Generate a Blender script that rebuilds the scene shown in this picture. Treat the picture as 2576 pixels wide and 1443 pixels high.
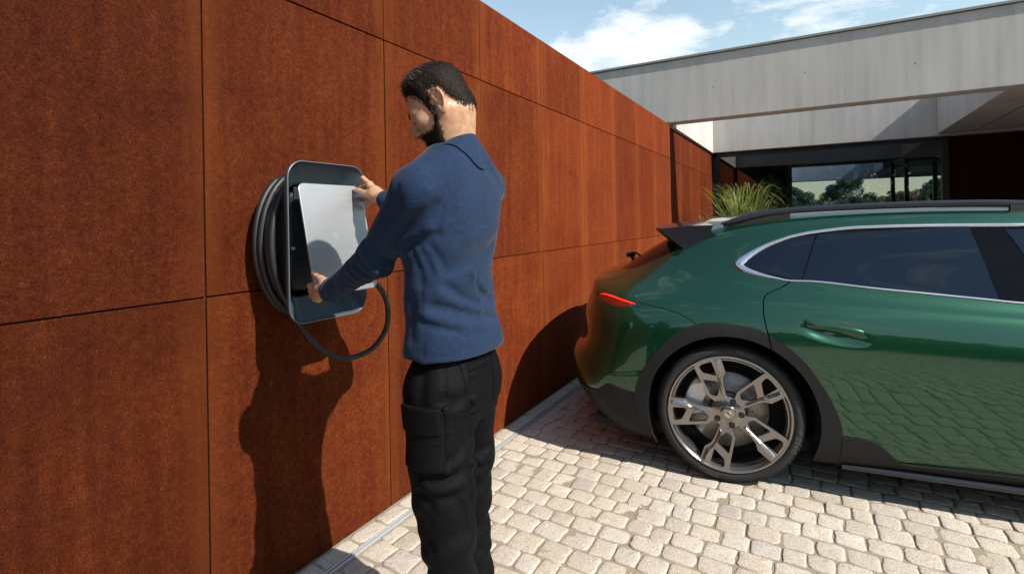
import bpy, bmesh, math, random
import numpy as np
from mathutils import Vector, Matrix
from mathutils.geometry import delaunay_2d_cdt

for _o in list(bpy.data.objects):
    bpy.data.objects.remove(_o, do_unlink=True)
random.seed(7)
RNG = np.random.default_rng(7)
scene = bpy.context.scene
COL = scene.collection
R = math.radians

# ------------------------------------------------------------------ camera
# world: X = distance from the rusty steel wall, Y = along it, Z = up (metres)
cam_data = bpy.data.cameras.new('camera')
cam_data.sensor_width = 36.0
cam_data.lens = 1285.0 / 2575.0 * 36.0
cam_data.shift_y = -0.0647
cam_data.clip_start = 0.02
cam_data.clip_end = 2000
cam = bpy.data.objects.new('camera', cam_data)
COL.objects.link(cam)
CAMPOS = Vector((1.7611, 0.0, 1.37))
cam.matrix_world = Matrix.Translation(CAMPOS) @ Matrix.Rotation(R(30.1), 4, 'Z') @ Matrix.Rotation(R(90), 4, 'X') @ Matrix.Rotation(-0.0165, 4, 'Z')
scene.camera = cam

# ------------------------------------------------------------------ sun and sky
SUN_DIR = Vector((-1.0, 0.165, -0.90)).normalized()      # travel of the light
sun_data = bpy.data.lights.new('sun', 'SUN')
sun_data.energy = 5.0
sun_data.angle = R(0.5)
sun_data.color = (1.0, 0.95, 0.87)
sun = bpy.data.objects.new('sun', sun_data)
COL.objects.link(sun)
sun.rotation_euler = SUN_DIR.to_track_quat('-Z', 'Y').to_euler()
sun.location = (20, -2, 22)

world = bpy.data.worlds.new('World')
scene.world = world
world.use_nodes = True
wn, wl = world.node_tree.nodes, world.node_tree.links
wn.clear()
w_out = wn.new('ShaderNodeOutputWorld')
w_bg = wn.new('ShaderNodeBackground')
w_sky = wn.new('ShaderNodeTexSky')
w_sky.sky_type = 'NISHITA'
w_sky.sun_disc = False
w_sky.sun_elevation = math.asin(-SUN_DIR.z)
w_sky.sun_rotation = math.atan2(-SUN_DIR.x, -SUN_DIR.y)
w_sky.altitude = 200
w_sky.air_density = 1.8
w_sky.dust_density = 0.0
w_sky.ozone_density = 0.5
# clouds: broken cumulus and thin streaks, the same all round the sky
w_tc = wn.new('ShaderNodeTexCoord')
w_map = wn.new('ShaderNodeMapping')
w_map.inputs['Location'].default_value = (0.62, 0.3, 0.0)
w_map.inputs['Scale'].default_value = (1.0, 1.0, 2.3)
w_n1 = wn.new('ShaderNodeTexNoise')
w_n1.inputs['Scale'].default_value = 3.4
w_n1.inputs['Detail'].default_value = 9.0
w_n1.inputs['Roughness'].default_value = 0.6
w_n1.inputs['Distortion'].default_value = 0.35
w_r1 = wn.new('ShaderNodeMapRange')
w_r1.inputs['From Min'].default_value = 0.545
w_r1.inputs['From Max'].default_value = 0.66
w_r1.clamp = True
w_mix = wn.new('ShaderNodeMixRGB')
w_mix.inputs['Color2'].default_value = (6.3, 6.5, 6.6, 1)
wl.new(w_tc.outputs['Generated'], w_map.inputs['Vector'])
wl.new(w_map.outputs['Vector'], w_n1.inputs['Vector'])
wl.new(w_n1.outputs['Fac'], w_r1.inputs['Value'])
wl.new(w_r1.outputs['Result'], w_mix.inputs['Fac'])
wl.new(w_sky.outputs['Color'], w_mix.inputs['Color1'])
wl.new(w_mix.outputs['Color'], w_bg.inputs['Color'])
wl.new(w_bg.outputs['Background'], w_out.inputs['Surface'])
w_bg.inputs['Strength'].default_value = 0.1

scene.view_settings.view_transform = 'Standard'
scene.view_settings.look = 'None'
scene.view_settings.gamma = 1.0
scene.view_settings.use_curve_mapping = False
scene.view_settings.exposure = 0.85
scene.cycles.max_bounces = 10
scene.cycles.transparent_max_bounces = 12

# ------------------------------------------------------------------ helpers
def tag(o, label=None, cat=None, group=None, kind=None):
    if label: o['label'] = label
    if cat: o['category'] = cat
    if group: o['group'] = group
    if kind: o['kind'] = kind
    return o

def link(name, data, parent=None, mat=None):
    o = bpy.data.objects.new(name, data)
    COL.objects.link(o)
    if parent is not None:
        o.parent = parent
    if mat is not None:
        data.materials.append(mat)
    return o

def empty(name, loc=(0, 0, 0), rz=0.0, parent=None):
    o = bpy.data.objects.new(name, None)
    COL.objects.link(o)
    o.location = loc
    o.rotation_euler = (0, 0, rz)
    o.empty_display_size = 0.1
    o.parent = parent
    return o

def mesh(name, verts, faces, mat=None, parent=None, smooth=False, loc=None):
    me = bpy.data.meshes.new(name)
    me.from_pydata([tuple(map(float, v)) for v in verts], [], [tuple(map(int, f)) for f in faces])
    if smooth:
        me.polygons.foreach_set('use_smooth', [True] * len(me.polygons))
    me.update()
    o = link(name, me, parent, mat)
    if loc is not None:
        o.location = loc
    return o

def bm_obj(name, bm, mat=None, parent=None, smooth=False, loc=None):
    me = bpy.data.meshes.new(name)
    bm.to_mesh(me)
    bm.free()
    if smooth:
        me.polygons.foreach_set('use_smooth', [True] * len(me.polygons))
    o = link(name, me, parent, mat)
    if loc is not None:
        o.location = loc
    return o

def box_bm(x0, x1, y0, y1, z0, z1, bevel=0.0, seg=1, bm=None):
    own = bm is None
    b = bmesh.new()
    vs = [b.verts.new((x, y, z)) for x in (x0, x1) for y in (y0, y1) for z in (z0, z1)]
    for f in ((0, 1, 3, 2), (4, 6, 7, 5), (0, 4, 5, 1), (2, 3, 7, 6), (0, 2, 6, 4), (1, 5, 7, 3)):
        b.faces.new([vs[i] for i in f])
    bmesh.ops.recalc_face_normals(b, faces=b.faces)
    if bevel > 0:
        bmesh.ops.bevel(b, geom=list(b.edges), offset=bevel, segments=seg, affect='EDGES', profile=0.7)
    if own:
        return b
    me = bpy.data.meshes.new('tmp'); b.to_mesh(me); b.free(); bm.from_mesh(me); bpy.data.meshes.remove(me)
    return bm

def box(name, x0, x1, y0, y1, z0, z1, mat, parent=None, bevel=0.0, seg=1):
    return bm_obj(name, box_bm(x0, x1, y0, y1, z0, z1, bevel, seg), mat, parent)

def tube(path, radius, n=10, closed=False, caps=True):
    """verts, faces of a round tube along a path; radius scalar or list"""
    P = [Vector(p) for p in path]
    m = len(P)
    rad = radius if hasattr(radius, '__len__') else [radius] * m
    tang = []
    for i in range(m):
        if closed:
            t = P[(i + 1) % m] - P[i - 1]
        else:
            t = P[min(i + 1, m - 1)] - P[max(i - 1, 0)]
        tang.append(t.normalized())
    up = Vector((0, 0, 1)) if abs(tang[0].z) < 0.9 else Vector((1, 0, 0))
    nrm = (up - tang[0] * up.dot(tang[0])).normalized()
    V, F = [], []
    for i in range(m):
        if i > 0:
            nrm = (nrm - tang[i] * nrm.dot(tang[i])).normalized()
        bi = tang[i].cross(nrm)
        for k in range(n):
            a = 2 * math.pi * k / n
            V.append(P[i] + (nrm * math.cos(a) + bi * math.sin(a)) * rad[i])
    rings = m if closed else m - 1
    for i in range(rings):
        j = (i + 1) % m
        for k in range(n):
            F.append((i * n + k, i * n + (k + 1) % n, j * n + (k + 1) % n, j * n + k))
    if caps and not closed:
        F.append(tuple(range(n - 1, -1, -1)))
        F.append(tuple((m - 1) * n + k for k in range(n)))
    return V, F

def catmull(pts, n=8, closed=False):
    P = [np.array(p, float) for p in pts]
    out = []
    m = len(P)
    for i in range(m if closed else m - 1):
        if closed:
            p0, p1, p2, p3 = P[i - 1], P[i], P[(i + 1) % m], P[(i + 2) % m]
        else:
            p1, p2 = P[i], P[i + 1]
            p0 = P[i - 1] if i > 0 else 2 * p1 - p2
            p3 = P[i + 2] if i + 2 < m else 2 * p2 - p1
        for k in range(n):
            t = k / n
            out.append(0.5 * ((2 * p1) + (-p0 + p2) * t + (2 * p0 - 5 * p1 + 4 * p2 - p3) * t * t + (-p0 + 3 * p1 - 3 * p2 + p3) * t ** 3))
    if not closed:
        out.append(P[-1])
    return out

# ------------------------------------------------------------------ material helpers
class NT:
    def __init__(self, name):
        self.mat = bpy.data.materials.new(name)
        self.mat.use_nodes = True
        self.t = self.mat.node_tree
        self.n = self.t.nodes
        self.l = self.t.links
        self.p = self.n['Principled BSDF']
        self.out = self.n['Material Output']
    def set(self, **k):
        for a, v in k.items():
            self.p.inputs[a.replace('_', ' ')].default_value = v
    def node(self, kind, **k):
        nd = self.n.new(kind)
        for a, v in k.items():
            setattr(nd, a, v)
        return nd
    def link(self, a, b):
        self.l.new(a, b)
    def coord(self, which='Object', scale=(1, 1, 1), loc=(0, 0, 0), rand=False):
        tc = self.node('ShaderNodeTexCoord')
        mp = self.node('ShaderNodeMapping')
        mp.inputs['Scale'].default_value = scale
        mp.inputs['Location'].default_value = loc
        src = tc.outputs[which]
        if rand:
            oi = self.node('ShaderNodeObjectInfo')
            mu = self.node('ShaderNodeMath', operation='MULTIPLY')
            mu.inputs[1].default_value = 37.0
            self.link(oi.outputs['Random'], mu.inputs[0])
            ad = self.node('ShaderNodeVectorMath', operation='ADD')
            self.link(src, ad.inputs[0]); self.link(mu.outputs[0], ad.inputs[1])
            src = ad.outputs[0]
        self.link(src, mp.inputs['Vector'])
        return mp.outputs['Vector']
    def noise(self, vec, scale, detail=4, rough=0.5, dist=0.0):
        nd = self.node('ShaderNodeTexNoise')
        nd.inputs['Scale'].default_value = scale
        nd.inputs['Detail'].default_value = detail
        nd.inputs['Roughness'].default_value = rough
        nd.inputs['Distortion'].default_value = dist
        if vec is not None:
            self.link(vec, nd.inputs['Vector'])
        return nd.outputs['Fac']
    def rng(self, val, a, b, c=0.0, d=1.0):
        nd = self.node('ShaderNodeMapRange')
        nd.inputs['From Min'].default_value = a
        nd.inputs['From Max'].default_value = b
        nd.inputs['To Min'].default_value = c
        nd.inputs['To Max'].default_value = d
        self.link(val, nd.inputs['Value'])
        return nd.outputs['Result']
    def math(self, op, a, b=None):
        nd = self.node('ShaderNodeMath', operation=op)
        for i, v in enumerate((a, b)):
            if v is None: continue
            if isinstance(v, (int, float)): nd.inputs[i].default_value = v
            else: self.link(v, nd.inputs[i])
        return nd.outputs[0]
    def mix(self, fac, a, b, blend='MIX'):
        nd = self.node('ShaderNodeMixRGB', blend_type=blend)
        for i, v in zip(('Fac', 'Color1', 'Color2'), (fac, a, b)):
            if isinstance(v, (int, float)): nd.inputs[i].default_value = v
            elif isinstance(v, tuple): nd.inputs[i].default_value = v if len(v) == 4 else v + (1,)
            else: self.link(v, nd.inputs[i])
        return nd.outputs['Color']
    def ramp(self, val, stops):
        nd = self.node('ShaderNodeValToRGB')
        cr = nd.color_ramp
        while len(cr.elements) < len(stops):
            cr.elements.new(0.5)
        for e, (p, c) in zip(cr.elements, stops):
            e.position = p
            e.color = c if len(c) == 4 else tuple(c) + (1,)
        self.link(val, nd.inputs['Fac'])
        return nd.outputs['Color']
    def bump(self, height, strength=0.3, dist=0.01):
        nd = self.node('ShaderNodeBump')
        nd.inputs['Strength'].default_value = strength
        nd.inputs['Distance'].default_value = dist
        self.link(height, nd.inputs['Height'])
        self.link(nd.outputs['Normal'], self.p.inputs['Normal'])
        return nd
    def color(self, c):
        self.link(c, self.p.inputs['Base Color'])

def plain(name, col, rough=0.5, metal=0.0, grain=0.08, gscale=60.0, bump=0.0, **k):
    """one-colour material with a little real-world unevenness"""
    m = NT(name)
    v = m.coord('Object')
    n = m.noise(v, gscale, 5, 0.6)
    n2 = m.noise(v, gscale * 0.07, 3, 0.5)
    nn = m.math('ADD', m.math('MULTIPLY', n, 0.5), m.math('MULTIPLY', n2, 0.5))
    lo = tuple(c * (1 - grain) for c in col); hi = tuple(min(1, c * (1 + grain)) for c in col)
    m.color(m.mix(m.rng(nn, 0.3, 0.7), lo, hi))
    m.link(m.rng(n2, 0.3, 0.7, max(0.02, rough - 0.05), min(1, rough + 0.05)), m.p.inputs['Roughness'])
    m.set(Metallic=metal, **k)
    if bump > 0:
        m.bump(n, bump, 0.002)
    return m.mat
# ================================================================== MATERIALS OF THE SETTING
def make_corten(name, tint=1.0, gradient=True):
    m = NT(name)
    v = m.coord('Object', rand=True)
    geo = m.node('ShaderNodeNewGeometry')
    fine = m.noise(v, 230.0, 3, 0.65)
    mid = m.noise(v, 46.0, 6, 0.62, 0.4)
    big = m.noise(v, 2.6, 5, 0.55, 0.6)
    vs = m.coord('Object', scale=(9.0, 9.0, 0.55), rand=True)
    streak = m.noise(vs, 2.4, 6, 0.62)
    a = m.math('ADD', m.math('MULTIPLY', fine, 0.56), m.math('MULTIPLY', mid, 0.26))
    a = m.math('ADD', a, m.math('MULTIPLY', streak, 0.18))
    a = m.math('ADD', a, m.math('MULTIPLY', m.math('SUBTRACT', big, 0.5), 0.12))
    col = m.ramp(a, [(0.37, (0.050, 0.0085, 0.0030)), (0.47, (0.102, 0.0180, 0.0050)), (0.56, (0.152, 0.0310, 0.0072)), (0.67, (0.26, 0.074, 0.019))])
    oi_ = m.node('ShaderNodeObjectInfo')
    col = m.mix(1.0, col, m.ramp(oi_.outputs['Random'], [(0.0, (0.84, 0.80, 0.80)), (0.5, (1.0, 1.0, 1.0)), (1.0, (1.14, 1.12, 1.08))]), 'MULTIPLY')
    # lighter run-off along the sheet edges (its own rust colour)
    tcg = m.node('ShaderNodeTexCoord')
    sep = m.node('ShaderNodeSeparateXYZ')
    m.link(tcg.outputs['Generated'], sep.inputs[0])
    ex = m.math('ABSOLUTE', m.math('SUBTRACT', sep.outputs['Y'], 0.5))
    edge = m.rng(m.math('ADD', ex, m.math('MULTIPLY', m.math('SUBTRACT', streak, 0.5), 0.12)), 0.38, 0.5, 0.0, 0.38)
    col = m.mix(edge, col, (0.205, 0.054, 0.0125))
    # lens vignette painted into the rust colour: darker towards the near end
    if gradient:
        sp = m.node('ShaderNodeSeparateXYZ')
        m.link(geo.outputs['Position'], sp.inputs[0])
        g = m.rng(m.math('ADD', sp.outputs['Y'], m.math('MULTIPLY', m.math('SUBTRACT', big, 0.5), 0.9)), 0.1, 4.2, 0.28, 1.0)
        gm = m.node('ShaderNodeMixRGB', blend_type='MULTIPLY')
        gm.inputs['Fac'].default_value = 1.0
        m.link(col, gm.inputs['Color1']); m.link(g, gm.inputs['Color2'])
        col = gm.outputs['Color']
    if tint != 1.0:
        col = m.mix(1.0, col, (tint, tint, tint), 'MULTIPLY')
    m.color(col)
    m.set(Roughness=0.82)
    m.p.inputs['Specular IOR Level'].default_value = 0.06
    h = m.math('ADD', m.math('MULTIPLY', fine, 0.6), m.math('MULTIPLY', mid, 0.7))
    m.bump(h, 0.35, 0.0025)
    return m.mat

def make_concrete(name, k=1.0):
    m = NT(name)
    v = m.coord('Object')
    vs = m.coord('Object', scale=(6.0, 6.0, 0.5))
    streak = m.noise(vs, 1.3, 7, 0.62)
    big = m.noise(v, 0.7, 4, 0.5)
    fine = m.noise(v, 90.0, 4, 0.7)
    a = m.math('ADD', m.math('MULTIPLY', streak, 0.55), m.math('MULTIPLY', big, 0.3))
    a = m.math('ADD', a, m.math('MULTIPLY', fine, 0.15))
    m.color(m.ramp(a, [(0.36, (0.34 * k, 0.32 * k, 0.298 * k)), (0.5, (0.42 * k, 0.398 * k, 0.372 * k)), (0.64, (0.48 * k, 0.458 * k, 0.43 * k))]))
    m.set(Roughness=0.85)
    pores = m.noise(v, 160.0, 2, 0.5)
    m.bump(m.math('ADD', m.math('MULTIPLY', pores, 0.5), fine), 0.25, 0.003)
    return m.mat

def make_granite(name):
    m = NT(name)
    v = m.coord('Object', rand=True)
    at = m.node('ShaderNodeAttribute', attribute_name='rnd')
    oi = m.node('ShaderNodeObjectInfo')
    rnd = m.math('FRACT', m.math('ADD', at.outputs['Fac'], oi.outputs['Random']))
    tone = m.ramp(rnd, [(0.0, (0.385, 0.325, 0.25)), (0.3, (0.445, 0.39, 0.315)), (0.6, (0.40, 0.345, 0.28)), (0.85, (0.465, 0.415, 0.35)), (1.0, (0.33, 0.29, 0.245))])
    sp = m.noise(v, 210.0, 3, 0.75)
    sp2 = m.noise(v, 95.0, 4, 0.7)
    c = m.mix(m.rng(sp, 0.53, 0.63), tone, (0.14, 0.115, 0.095))
    c = m.mix(m.rng(sp2, 0.56, 0.72, 0, 0.65), c, (0.48, 0.44, 0.39))
    c = m.mix(m.rng(m.noise(v, 24.0, 4, 0.6), 0.5, 0.75, 0, 0.35), c, (0.37, 0.27, 0.19))
    m.color(c)
    m.set(Roughness=0.8)
    h = m.math('ADD', m.math('MULTIPLY', m.noise(v, 60.0, 5, 0.65), 1.0), m.math('MULTIPLY', sp, 0.25))
    m.bump(h, 0.6, 0.006)
    return m.mat

def make_grit(name):
    m = NT(name)
    v = m.coord('Object')
    n = m.noise(v, 330.0, 3, 0.7)
    b = m.noise(v, 7.0, 4, 0.6)
    c = m.ramp(n, [(0.3, (0.11, 0.086, 0.058)), (0.5, (0.24, 0.19, 0.13)), (0.7, (0.35, 0.29, 0.21))])
    c = m.mix(m.rng(b, 0.55, 0.72, 0, 0.55), c, (0.13, 0.12, 0.05))
    m.color(c)
    m.set(Roughness=0.95)
    m.bump(n, 0.7, 0.004)
    return m.mat

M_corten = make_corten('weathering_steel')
M_corten_far = make_corten('weathering_steel_recessed', 0.7, False)  # partial shade on the set-back wall put into the colour: darker copy
M_corten_porch = make_corten('porch_shaded_steel', 0.15, False)  # porch shade painted in: the same rust steel, multiplied down to near black
M_concrete = make_concrete('board_marked_concrete')
M_granite = make_granite('granite_setts')
M_grit = make_grit('joint_grit')
M_gap = plain('dark_joint', (0.030, 0.012, 0.006), 0.9)
M_steel = plain('galvanised_steel', (0.48, 0.50, 0.51), 0.38, 0.55, 0.1, 40)
M_frame = plain('black_anodised_frame', (0.02, 0.021, 0.022), 0.4, 0.5)
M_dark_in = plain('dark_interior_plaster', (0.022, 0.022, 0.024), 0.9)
M_coping = plain('zinc_coping', (0.26, 0.25, 0.245), 0.55, 0.4)

def make_pane(name, tint, spec=1.0):
    m = NT(name)
    m.n.remove(m.p)
    tr = m.node('ShaderNodeBsdfTransparent'); tr.inputs['Color'].default_value = tint + (1,)
    gl = m.node('ShaderNodeBsdfGlossy'); gl.inputs['Roughness'].default_value = 0.003
    gl.inputs['Color'].default_value = (spec, spec, spec, 1)
    fr = m.node('ShaderNodeFresnel'); fr.inputs['IOR'].default_value = 1.75
    mx = m.node('ShaderNodeMixShader')
    m.link(fr.outputs[0], mx.inputs[0]); m.link(tr.outputs[0], mx.inputs[1]); m.link(gl.outputs[0], mx.inputs[2])
    m.link(mx.outputs[0], m.out.inputs['Surface'])
    return m.mat
M_pane = make_pane('tinted_window_pane', (0.74, 0.80, 0.87))

# ================================================================== GROUND
gz = -0.0030
ground = mesh('ground', [(-400, -400, -0.05), (400, -400, -0.05), (400, 400, -0.05), (-400, 400, -0.05)], [(0, 1, 2, 3)],
              plain('far_ground', (0.030, 0.034, 0.018), 0.95, 0, 0.4, 1.5))
tag(ground, kind='structure')
paving = mesh('courtyard_paving', [(-0.3, -9, gz), (13, -9, gz), (13, 12.0, gz), (-0.3, 12.0, gz)], [(0, 1, 2, 3)], M_grit)
tag(paving, kind='structure')

def sett_mesh(lx, ly, seed, bm=None):
    """irregular hand-split granite sett: worn rounded top, sloping sides"""
    rg = random.Random(seed)
    n = 16
    out = []
    cr = rg.uniform(0.010, 0.020)                      # worn corners
    per = []
    for sx, sy, a0 in ((1, 1, 0), (-1, 1, 90), (-1, -1, 180), (1, -1, 270)):
        k1 = cr * rg.uniform(0.6, 1.3)
        for k in range(3):
            a = R(a0 + 45 * k)
            per.append((sx * (lx / 2 - k1) + k1 * math.cos(a), sy * (ly / 2 - k1) + k1 * math.sin(a)))
        # one point in the middle of the following side
        per.append((0.0, sy * ly / 2) if a0 in (0, 180) else (sx * lx / 2, 0.0))
    for x, y in per:
        out.append([x + rg.uniform(-1, 1) * 0.0032, y + rg.uniform(-1, 1) * 0.0032])
    sk = rg.uniform(-0.06, 0.06)
    sk2 = rg.uniform(-0.05, 0.05)
    out = [(x + y * sk, y + x * sk2) for x, y in out]
    tx, ty = rg.uniform(-0.035, 0.035), rg.uniform(-0.035, 0.035)
    V, F = [], []
    for sc, z, j in ((1.0, -0.03, 0), (1.0, -0.0050, 0.0003), (0.972, -0.0007, 0.0004), (0.86, 0.0008, 0.0007), (0.45, 0.0014, 0.0009)):
        for x, y in out:
            V.append((x * sc, y * sc, z + (tx * x + ty * y) * (z > -0.02) + rg.uniform(-j, j)))
    V.append((0, 0, 0.0015))
    for r in range(4):
        for k in range(n):
            k2 = (k + 1) % n
            F.append((r * n + k, r * n + k2, (r + 1) * n + k2, (r + 1) * n + k))
    for k in range(n):
        F.append((4 * n + k, 4 * n + (k + 1) % n, 5 * n))
    return V, F

# lay the courses square to the wall; collect (x, y, lx, ly, rot)
setts = []
rg = random.Random(3)
y = -5.0
while y < 11.6:
    cw = rg.uniform(0.104, 0.122)
    x = 0.1295
    ph = y * 0.9
    while x < 7.5:
        lx = rg.uniform(0.100, 0.140)
        if x < 0.131: lx = rg.uniform(0.06, 0.14)
        if rg.random() < 0.08: lx *= 0.78
        wob = 0.012 * math.sin(x * 1.7 + ph) + 0.005 * math.sin(x * 5 + ph * 2)
        setts.append((x + lx / 2, y + cw / 2 + wob + rg.uniform(-0.003, 0.003), lx - 0.0060, cw - 0.0050 + rg.uniform(-0.006, 0.003), rg.uniform(-0.035, 0.035)))
        x += lx
    y += cw
y = 0.0
while y < 7.7:                                        # single file between the drain and the wall
    ly = rg.uniform(0.125, 0.185)
    setts.append((0.0475, y + ly / 2, 0.086, ly - 0.006, rg.uniform(-0.02, 0.02)))
    y += ly

inv = cam.matrix_world.inverted()
def sett_seen(s):
    p = inv @ Vector((s[0], s[1], 0))
    if p.z > -0.3: return None
    u = p.x / -p.z * 1285 + 1287.5
    v = 555 - p.y / -p.z * 1285
    if not (-40 < u < 2615 and v < 1480): return None
    if u < 780: return None
    if s[0] > 1.0 and s[1] > 2.98: return None        # under the car
    return -p.z
near = sorted([(d, i) for i, s in enumerate(setts) for d in [sett_seen(s)] if d is not None])[:300]
near_ids = set(i for d, i in near)
lib = []
for k in range(28):
    V, F = sett_mesh(0.11, 0.10, 100 + k)
    me = bpy.data.meshes.new('cobblestone')
    me.from_pydata(V, [], F)
    me.polygons.foreach_set('use_smooth', [True] * len(F))
    me.materials.append(M_granite)
    lib.append(me)
for i in sorted(near_ids):
    sx, sy, lx, ly, rot = setts[i]
    o = link('cobblestone', lib[i % len(lib)], paving)
    o.location = (sx, sy, rg.uniform(-0.0025, 0.0025))
    o.rotation_euler = (0, 0, rot + (math.pi if rg.random() < 0.5 else 0))
    o.scale = (lx / 0.11, ly / 0.10, 1)
allV, allF, rnd = [], [], []
libVF = [sett_mesh(0.11, 0.10, 100 + k) for k in range(28)]
base = 0
for i, (sx, sy, lx, ly, rot) in enumerate(setts):
    if i in near_ids: continue
    V, F = libVF[(i * 7) % 28]
    V = np.array(V)
    V[:, 0] *= lx / 0.11; V[:, 1] *= ly / 0.10
    c, s = math.cos(rot), math.sin(rot)
    W = np.stack([V[:, 0] * c - V[:, 1] * s + sx, V[:, 0] * s + V[:, 1] * c + sy, V[:, 2] + rg.uniform(-0.0025, 0.0025)], 1)
    allV.append(W)
    allF.append(np.array([f if len(f) == 4 else f + (-1,) for f in F]) + np.where(np.array([f if len(f) == 4 else f + (-1,) for f in F]) >= 0, base, 0))
    rnd.append(np.full(len(V), rg.random()))
    base += len(V)
allV = np.concatenate(allV); allF = np.concatenate(allF); rnd = np.concatenate(rnd)
me = bpy.data.meshes.new('far_cobblestones')
me.from_pydata(allV.tolist(), [], [tuple(f) if f[3] >= 0 else tuple(f[:3]) for f in allF.tolist()])
me.polygons.foreach_set('use_smooth', [True] * len(me.polygons))
atr = me.attributes.new('rnd', 'FLOAT', 'POINT'); atr.data.foreach_set('value', rnd.astype(np.float32))
fo = link('far_cobblestones', me, paving, M_granite)
tag(fo, kind='stuff')

# slot drain along the foot of the wall
drain = empty('slot_drain', (0.112, 0, 0))
tag(drain, 'narrow galvanised slot drain set in the cobbles along the foot of the rusty wall', 'drain')
for x0, x1, z in ((-0.0135, -0.005, 0.006), (0.005, 0.0135, 0.006)):
    k = 0
    yy = -1.0
    while yy < 7.7:
        y1 = min(yy + 1.0, 7.7)
        box('channel_rail', x0, x1, yy + 0.001, y1 - 0.001, -0.02, z, M_steel, drain, 0.0012)
        yy += 1.0
for j in range(24):
    yy = -0.9 + j * 0.36
    box('cross_bar', -0.0052, 0.0052, yy, yy + 0.012, -0.012, 0.003, M_steel, drain)
box('channel_floor', -0.0054, 0.0054, -1.0, 7.7, -0.03, -0.018, plain('drain_floor_grey', (0.10, 0.10, 0.095), 0.7), drain)  # channel floor in one even dark grey

# ================================================================== RUSTY STEEL WALL
wall = box('steel_wall', -0.25, -0.012, -4.2, 7.735, 0.0, 2.745, M_gap)
tag(wall, 'long wall clad in orange rusty steel sheets with a charger mounted on it', 'wall')
JY = [-4.2, -3.3, -2.44, -1.59, -0.74, 0.112, 0.972, 1.832, 2.672, 3.508, 4.358, 5.2, 6.03, 6.86, 7.75]
JZ = [0.004, 1.128, 2.250, 2.757]
G = 0.0031
for a, b in zip(JY[:-1], JY[1:]):
    for c, d in zip(JZ[:-1], JZ[1:]):
        off = random.uniform(-0.0012, 0.0012)
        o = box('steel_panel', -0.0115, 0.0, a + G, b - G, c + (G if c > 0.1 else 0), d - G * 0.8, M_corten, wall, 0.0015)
        o.location.x = off

# set-back continuation under the roof opening
wall2 = box('set_back_steel_wall', -0.30, -0.062, 7.80, 12.0, 0.0, 2.74, M_gap)
tag(wall2, 'set-back stretch of rusty steel wall between the long wall and the glass front', 'wall')
JY2 = [7.86, 8.70, 9.54, 10.38, 11.20, 12.02]
for a, b in zip(JY2[:-1], JY2[1:]):
    for c, d in ((0.004, 2.25), (2.25, 2.752)):
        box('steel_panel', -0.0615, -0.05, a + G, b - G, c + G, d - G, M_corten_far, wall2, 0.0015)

# ================================================================== CONCRETE HOUSE
house = empty('concrete_house', (4, 8, 0))
tag(house, 'low modern concrete house with a deep roof beam and large glass front', 'house')
HP = house.location
def hbox(name, x0, x1, y0, y1, z0, z1, mat, parent=None, bevel=0.0):
    par = parent or house
    o = bm_obj(name, box_bm(x0 - 4, x1 - 4, y0 - 8, y1 - 8, z0, z1, bevel), mat, par)
    return o
fascia = hbox('front_beam', -7, 14, 7.76, 8.02, 2.785, 3.70, M_concrete, None, 0.008)
hbox('coping', -7.02, 14.02, 7.735, 8.05, 3.702, 3.735, M_coping, fascia, 0.003)
for tx, tz in ((-0.55, 3.05), (0.62, 3.22), (1.75, 3.25), (2.9, 3.18), (4.1, 3.22)):
    # shallow form-tie holes with their plug
    v, f = tube([(tx - 4, -0.241, tz), (tx - 4, -0.2385, tz)], 0.011, 12)
    mesh('tie_plug', v, f, plain('tie_plug_mortar', (0.19, 0.175, 0.16), 0.9) if tx < -0.5 else bpy.data.materials['tie_plug_mortar'], fascia)
hbox('side_upstand', -0.30, -0.002, 8.025, 11.797, 2.757, 3.69, M_concrete, None, 0.006)
hbox('rear_beam', -0.3, 14, 11.80, 12.10, 2.765, 3.69, M_concrete, None, 0.008)
hbox('porch_soffit', 3.79, 14, 8.024, 11.797, 2.80, 3.66, M_concrete, None, 0.006)
hbox('soffit_joint', 4.28, 4.292, 8.03, 11.79, 2.797, 2.799, M_gap)
hbox('roof_slab', -7, 14, 12.103, 18.6, 2.92, 3.66, M_concrete)
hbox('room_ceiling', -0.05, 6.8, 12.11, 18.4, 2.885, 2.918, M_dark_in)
# glass front
gf = empty('glass_front', (4 - 4, 12 - 8, 0), 0, house)
def gbox(name, x0, x1, y0, y1, z0, z1, mat, parent):
    return bm_obj(name, box_bm(x0, x1, y0 - 12, y1 - 12, z0, z1), mat, parent)
gf.location = (-4, 4, 0)
gbox('head_frame', 0.06, 3.97, 11.93, 12.03, 2.675, 2.762, M_frame, gf)
gbox('floor_frame', 0.06, 3.97, 11.93, 12.03, 0.0, 0.06, M_frame, gf)
gbox('jamb', -0.04, 0.10, 11.92, 12.04, 0.06, 2.674, M_frame, gf)
gbox('jamb', 3.87, 3.97, 11.92, 12.04, 0.06, 2.674, M_frame, gf)
gbox('pane', 0.10, 3.87, 11.97, 11.985, 0.06, 2.675, M_pane, gf)
# dark steel-clad wall right of the glass, under the porch
pw = hbox('porch_wall', 3.975, 14, 12.0, 12.2, 0.0, 2.762, M_gap)
xx = 3.98
while xx < 13.5:
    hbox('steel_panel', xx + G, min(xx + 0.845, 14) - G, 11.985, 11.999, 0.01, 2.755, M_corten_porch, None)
    xx += 0.845
hbox('porch_side_wall', 5.7, 6.0, 8.03, 11.79, 0.0, 2.798, M_concrete)
hbox('added_shade_wall', 5.7, 6.0, 5.4, 7.75, 0.0, 2.78, M_concrete)  # unseen wall, added to shade the courtyard and cut bounce onto the soffit
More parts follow.
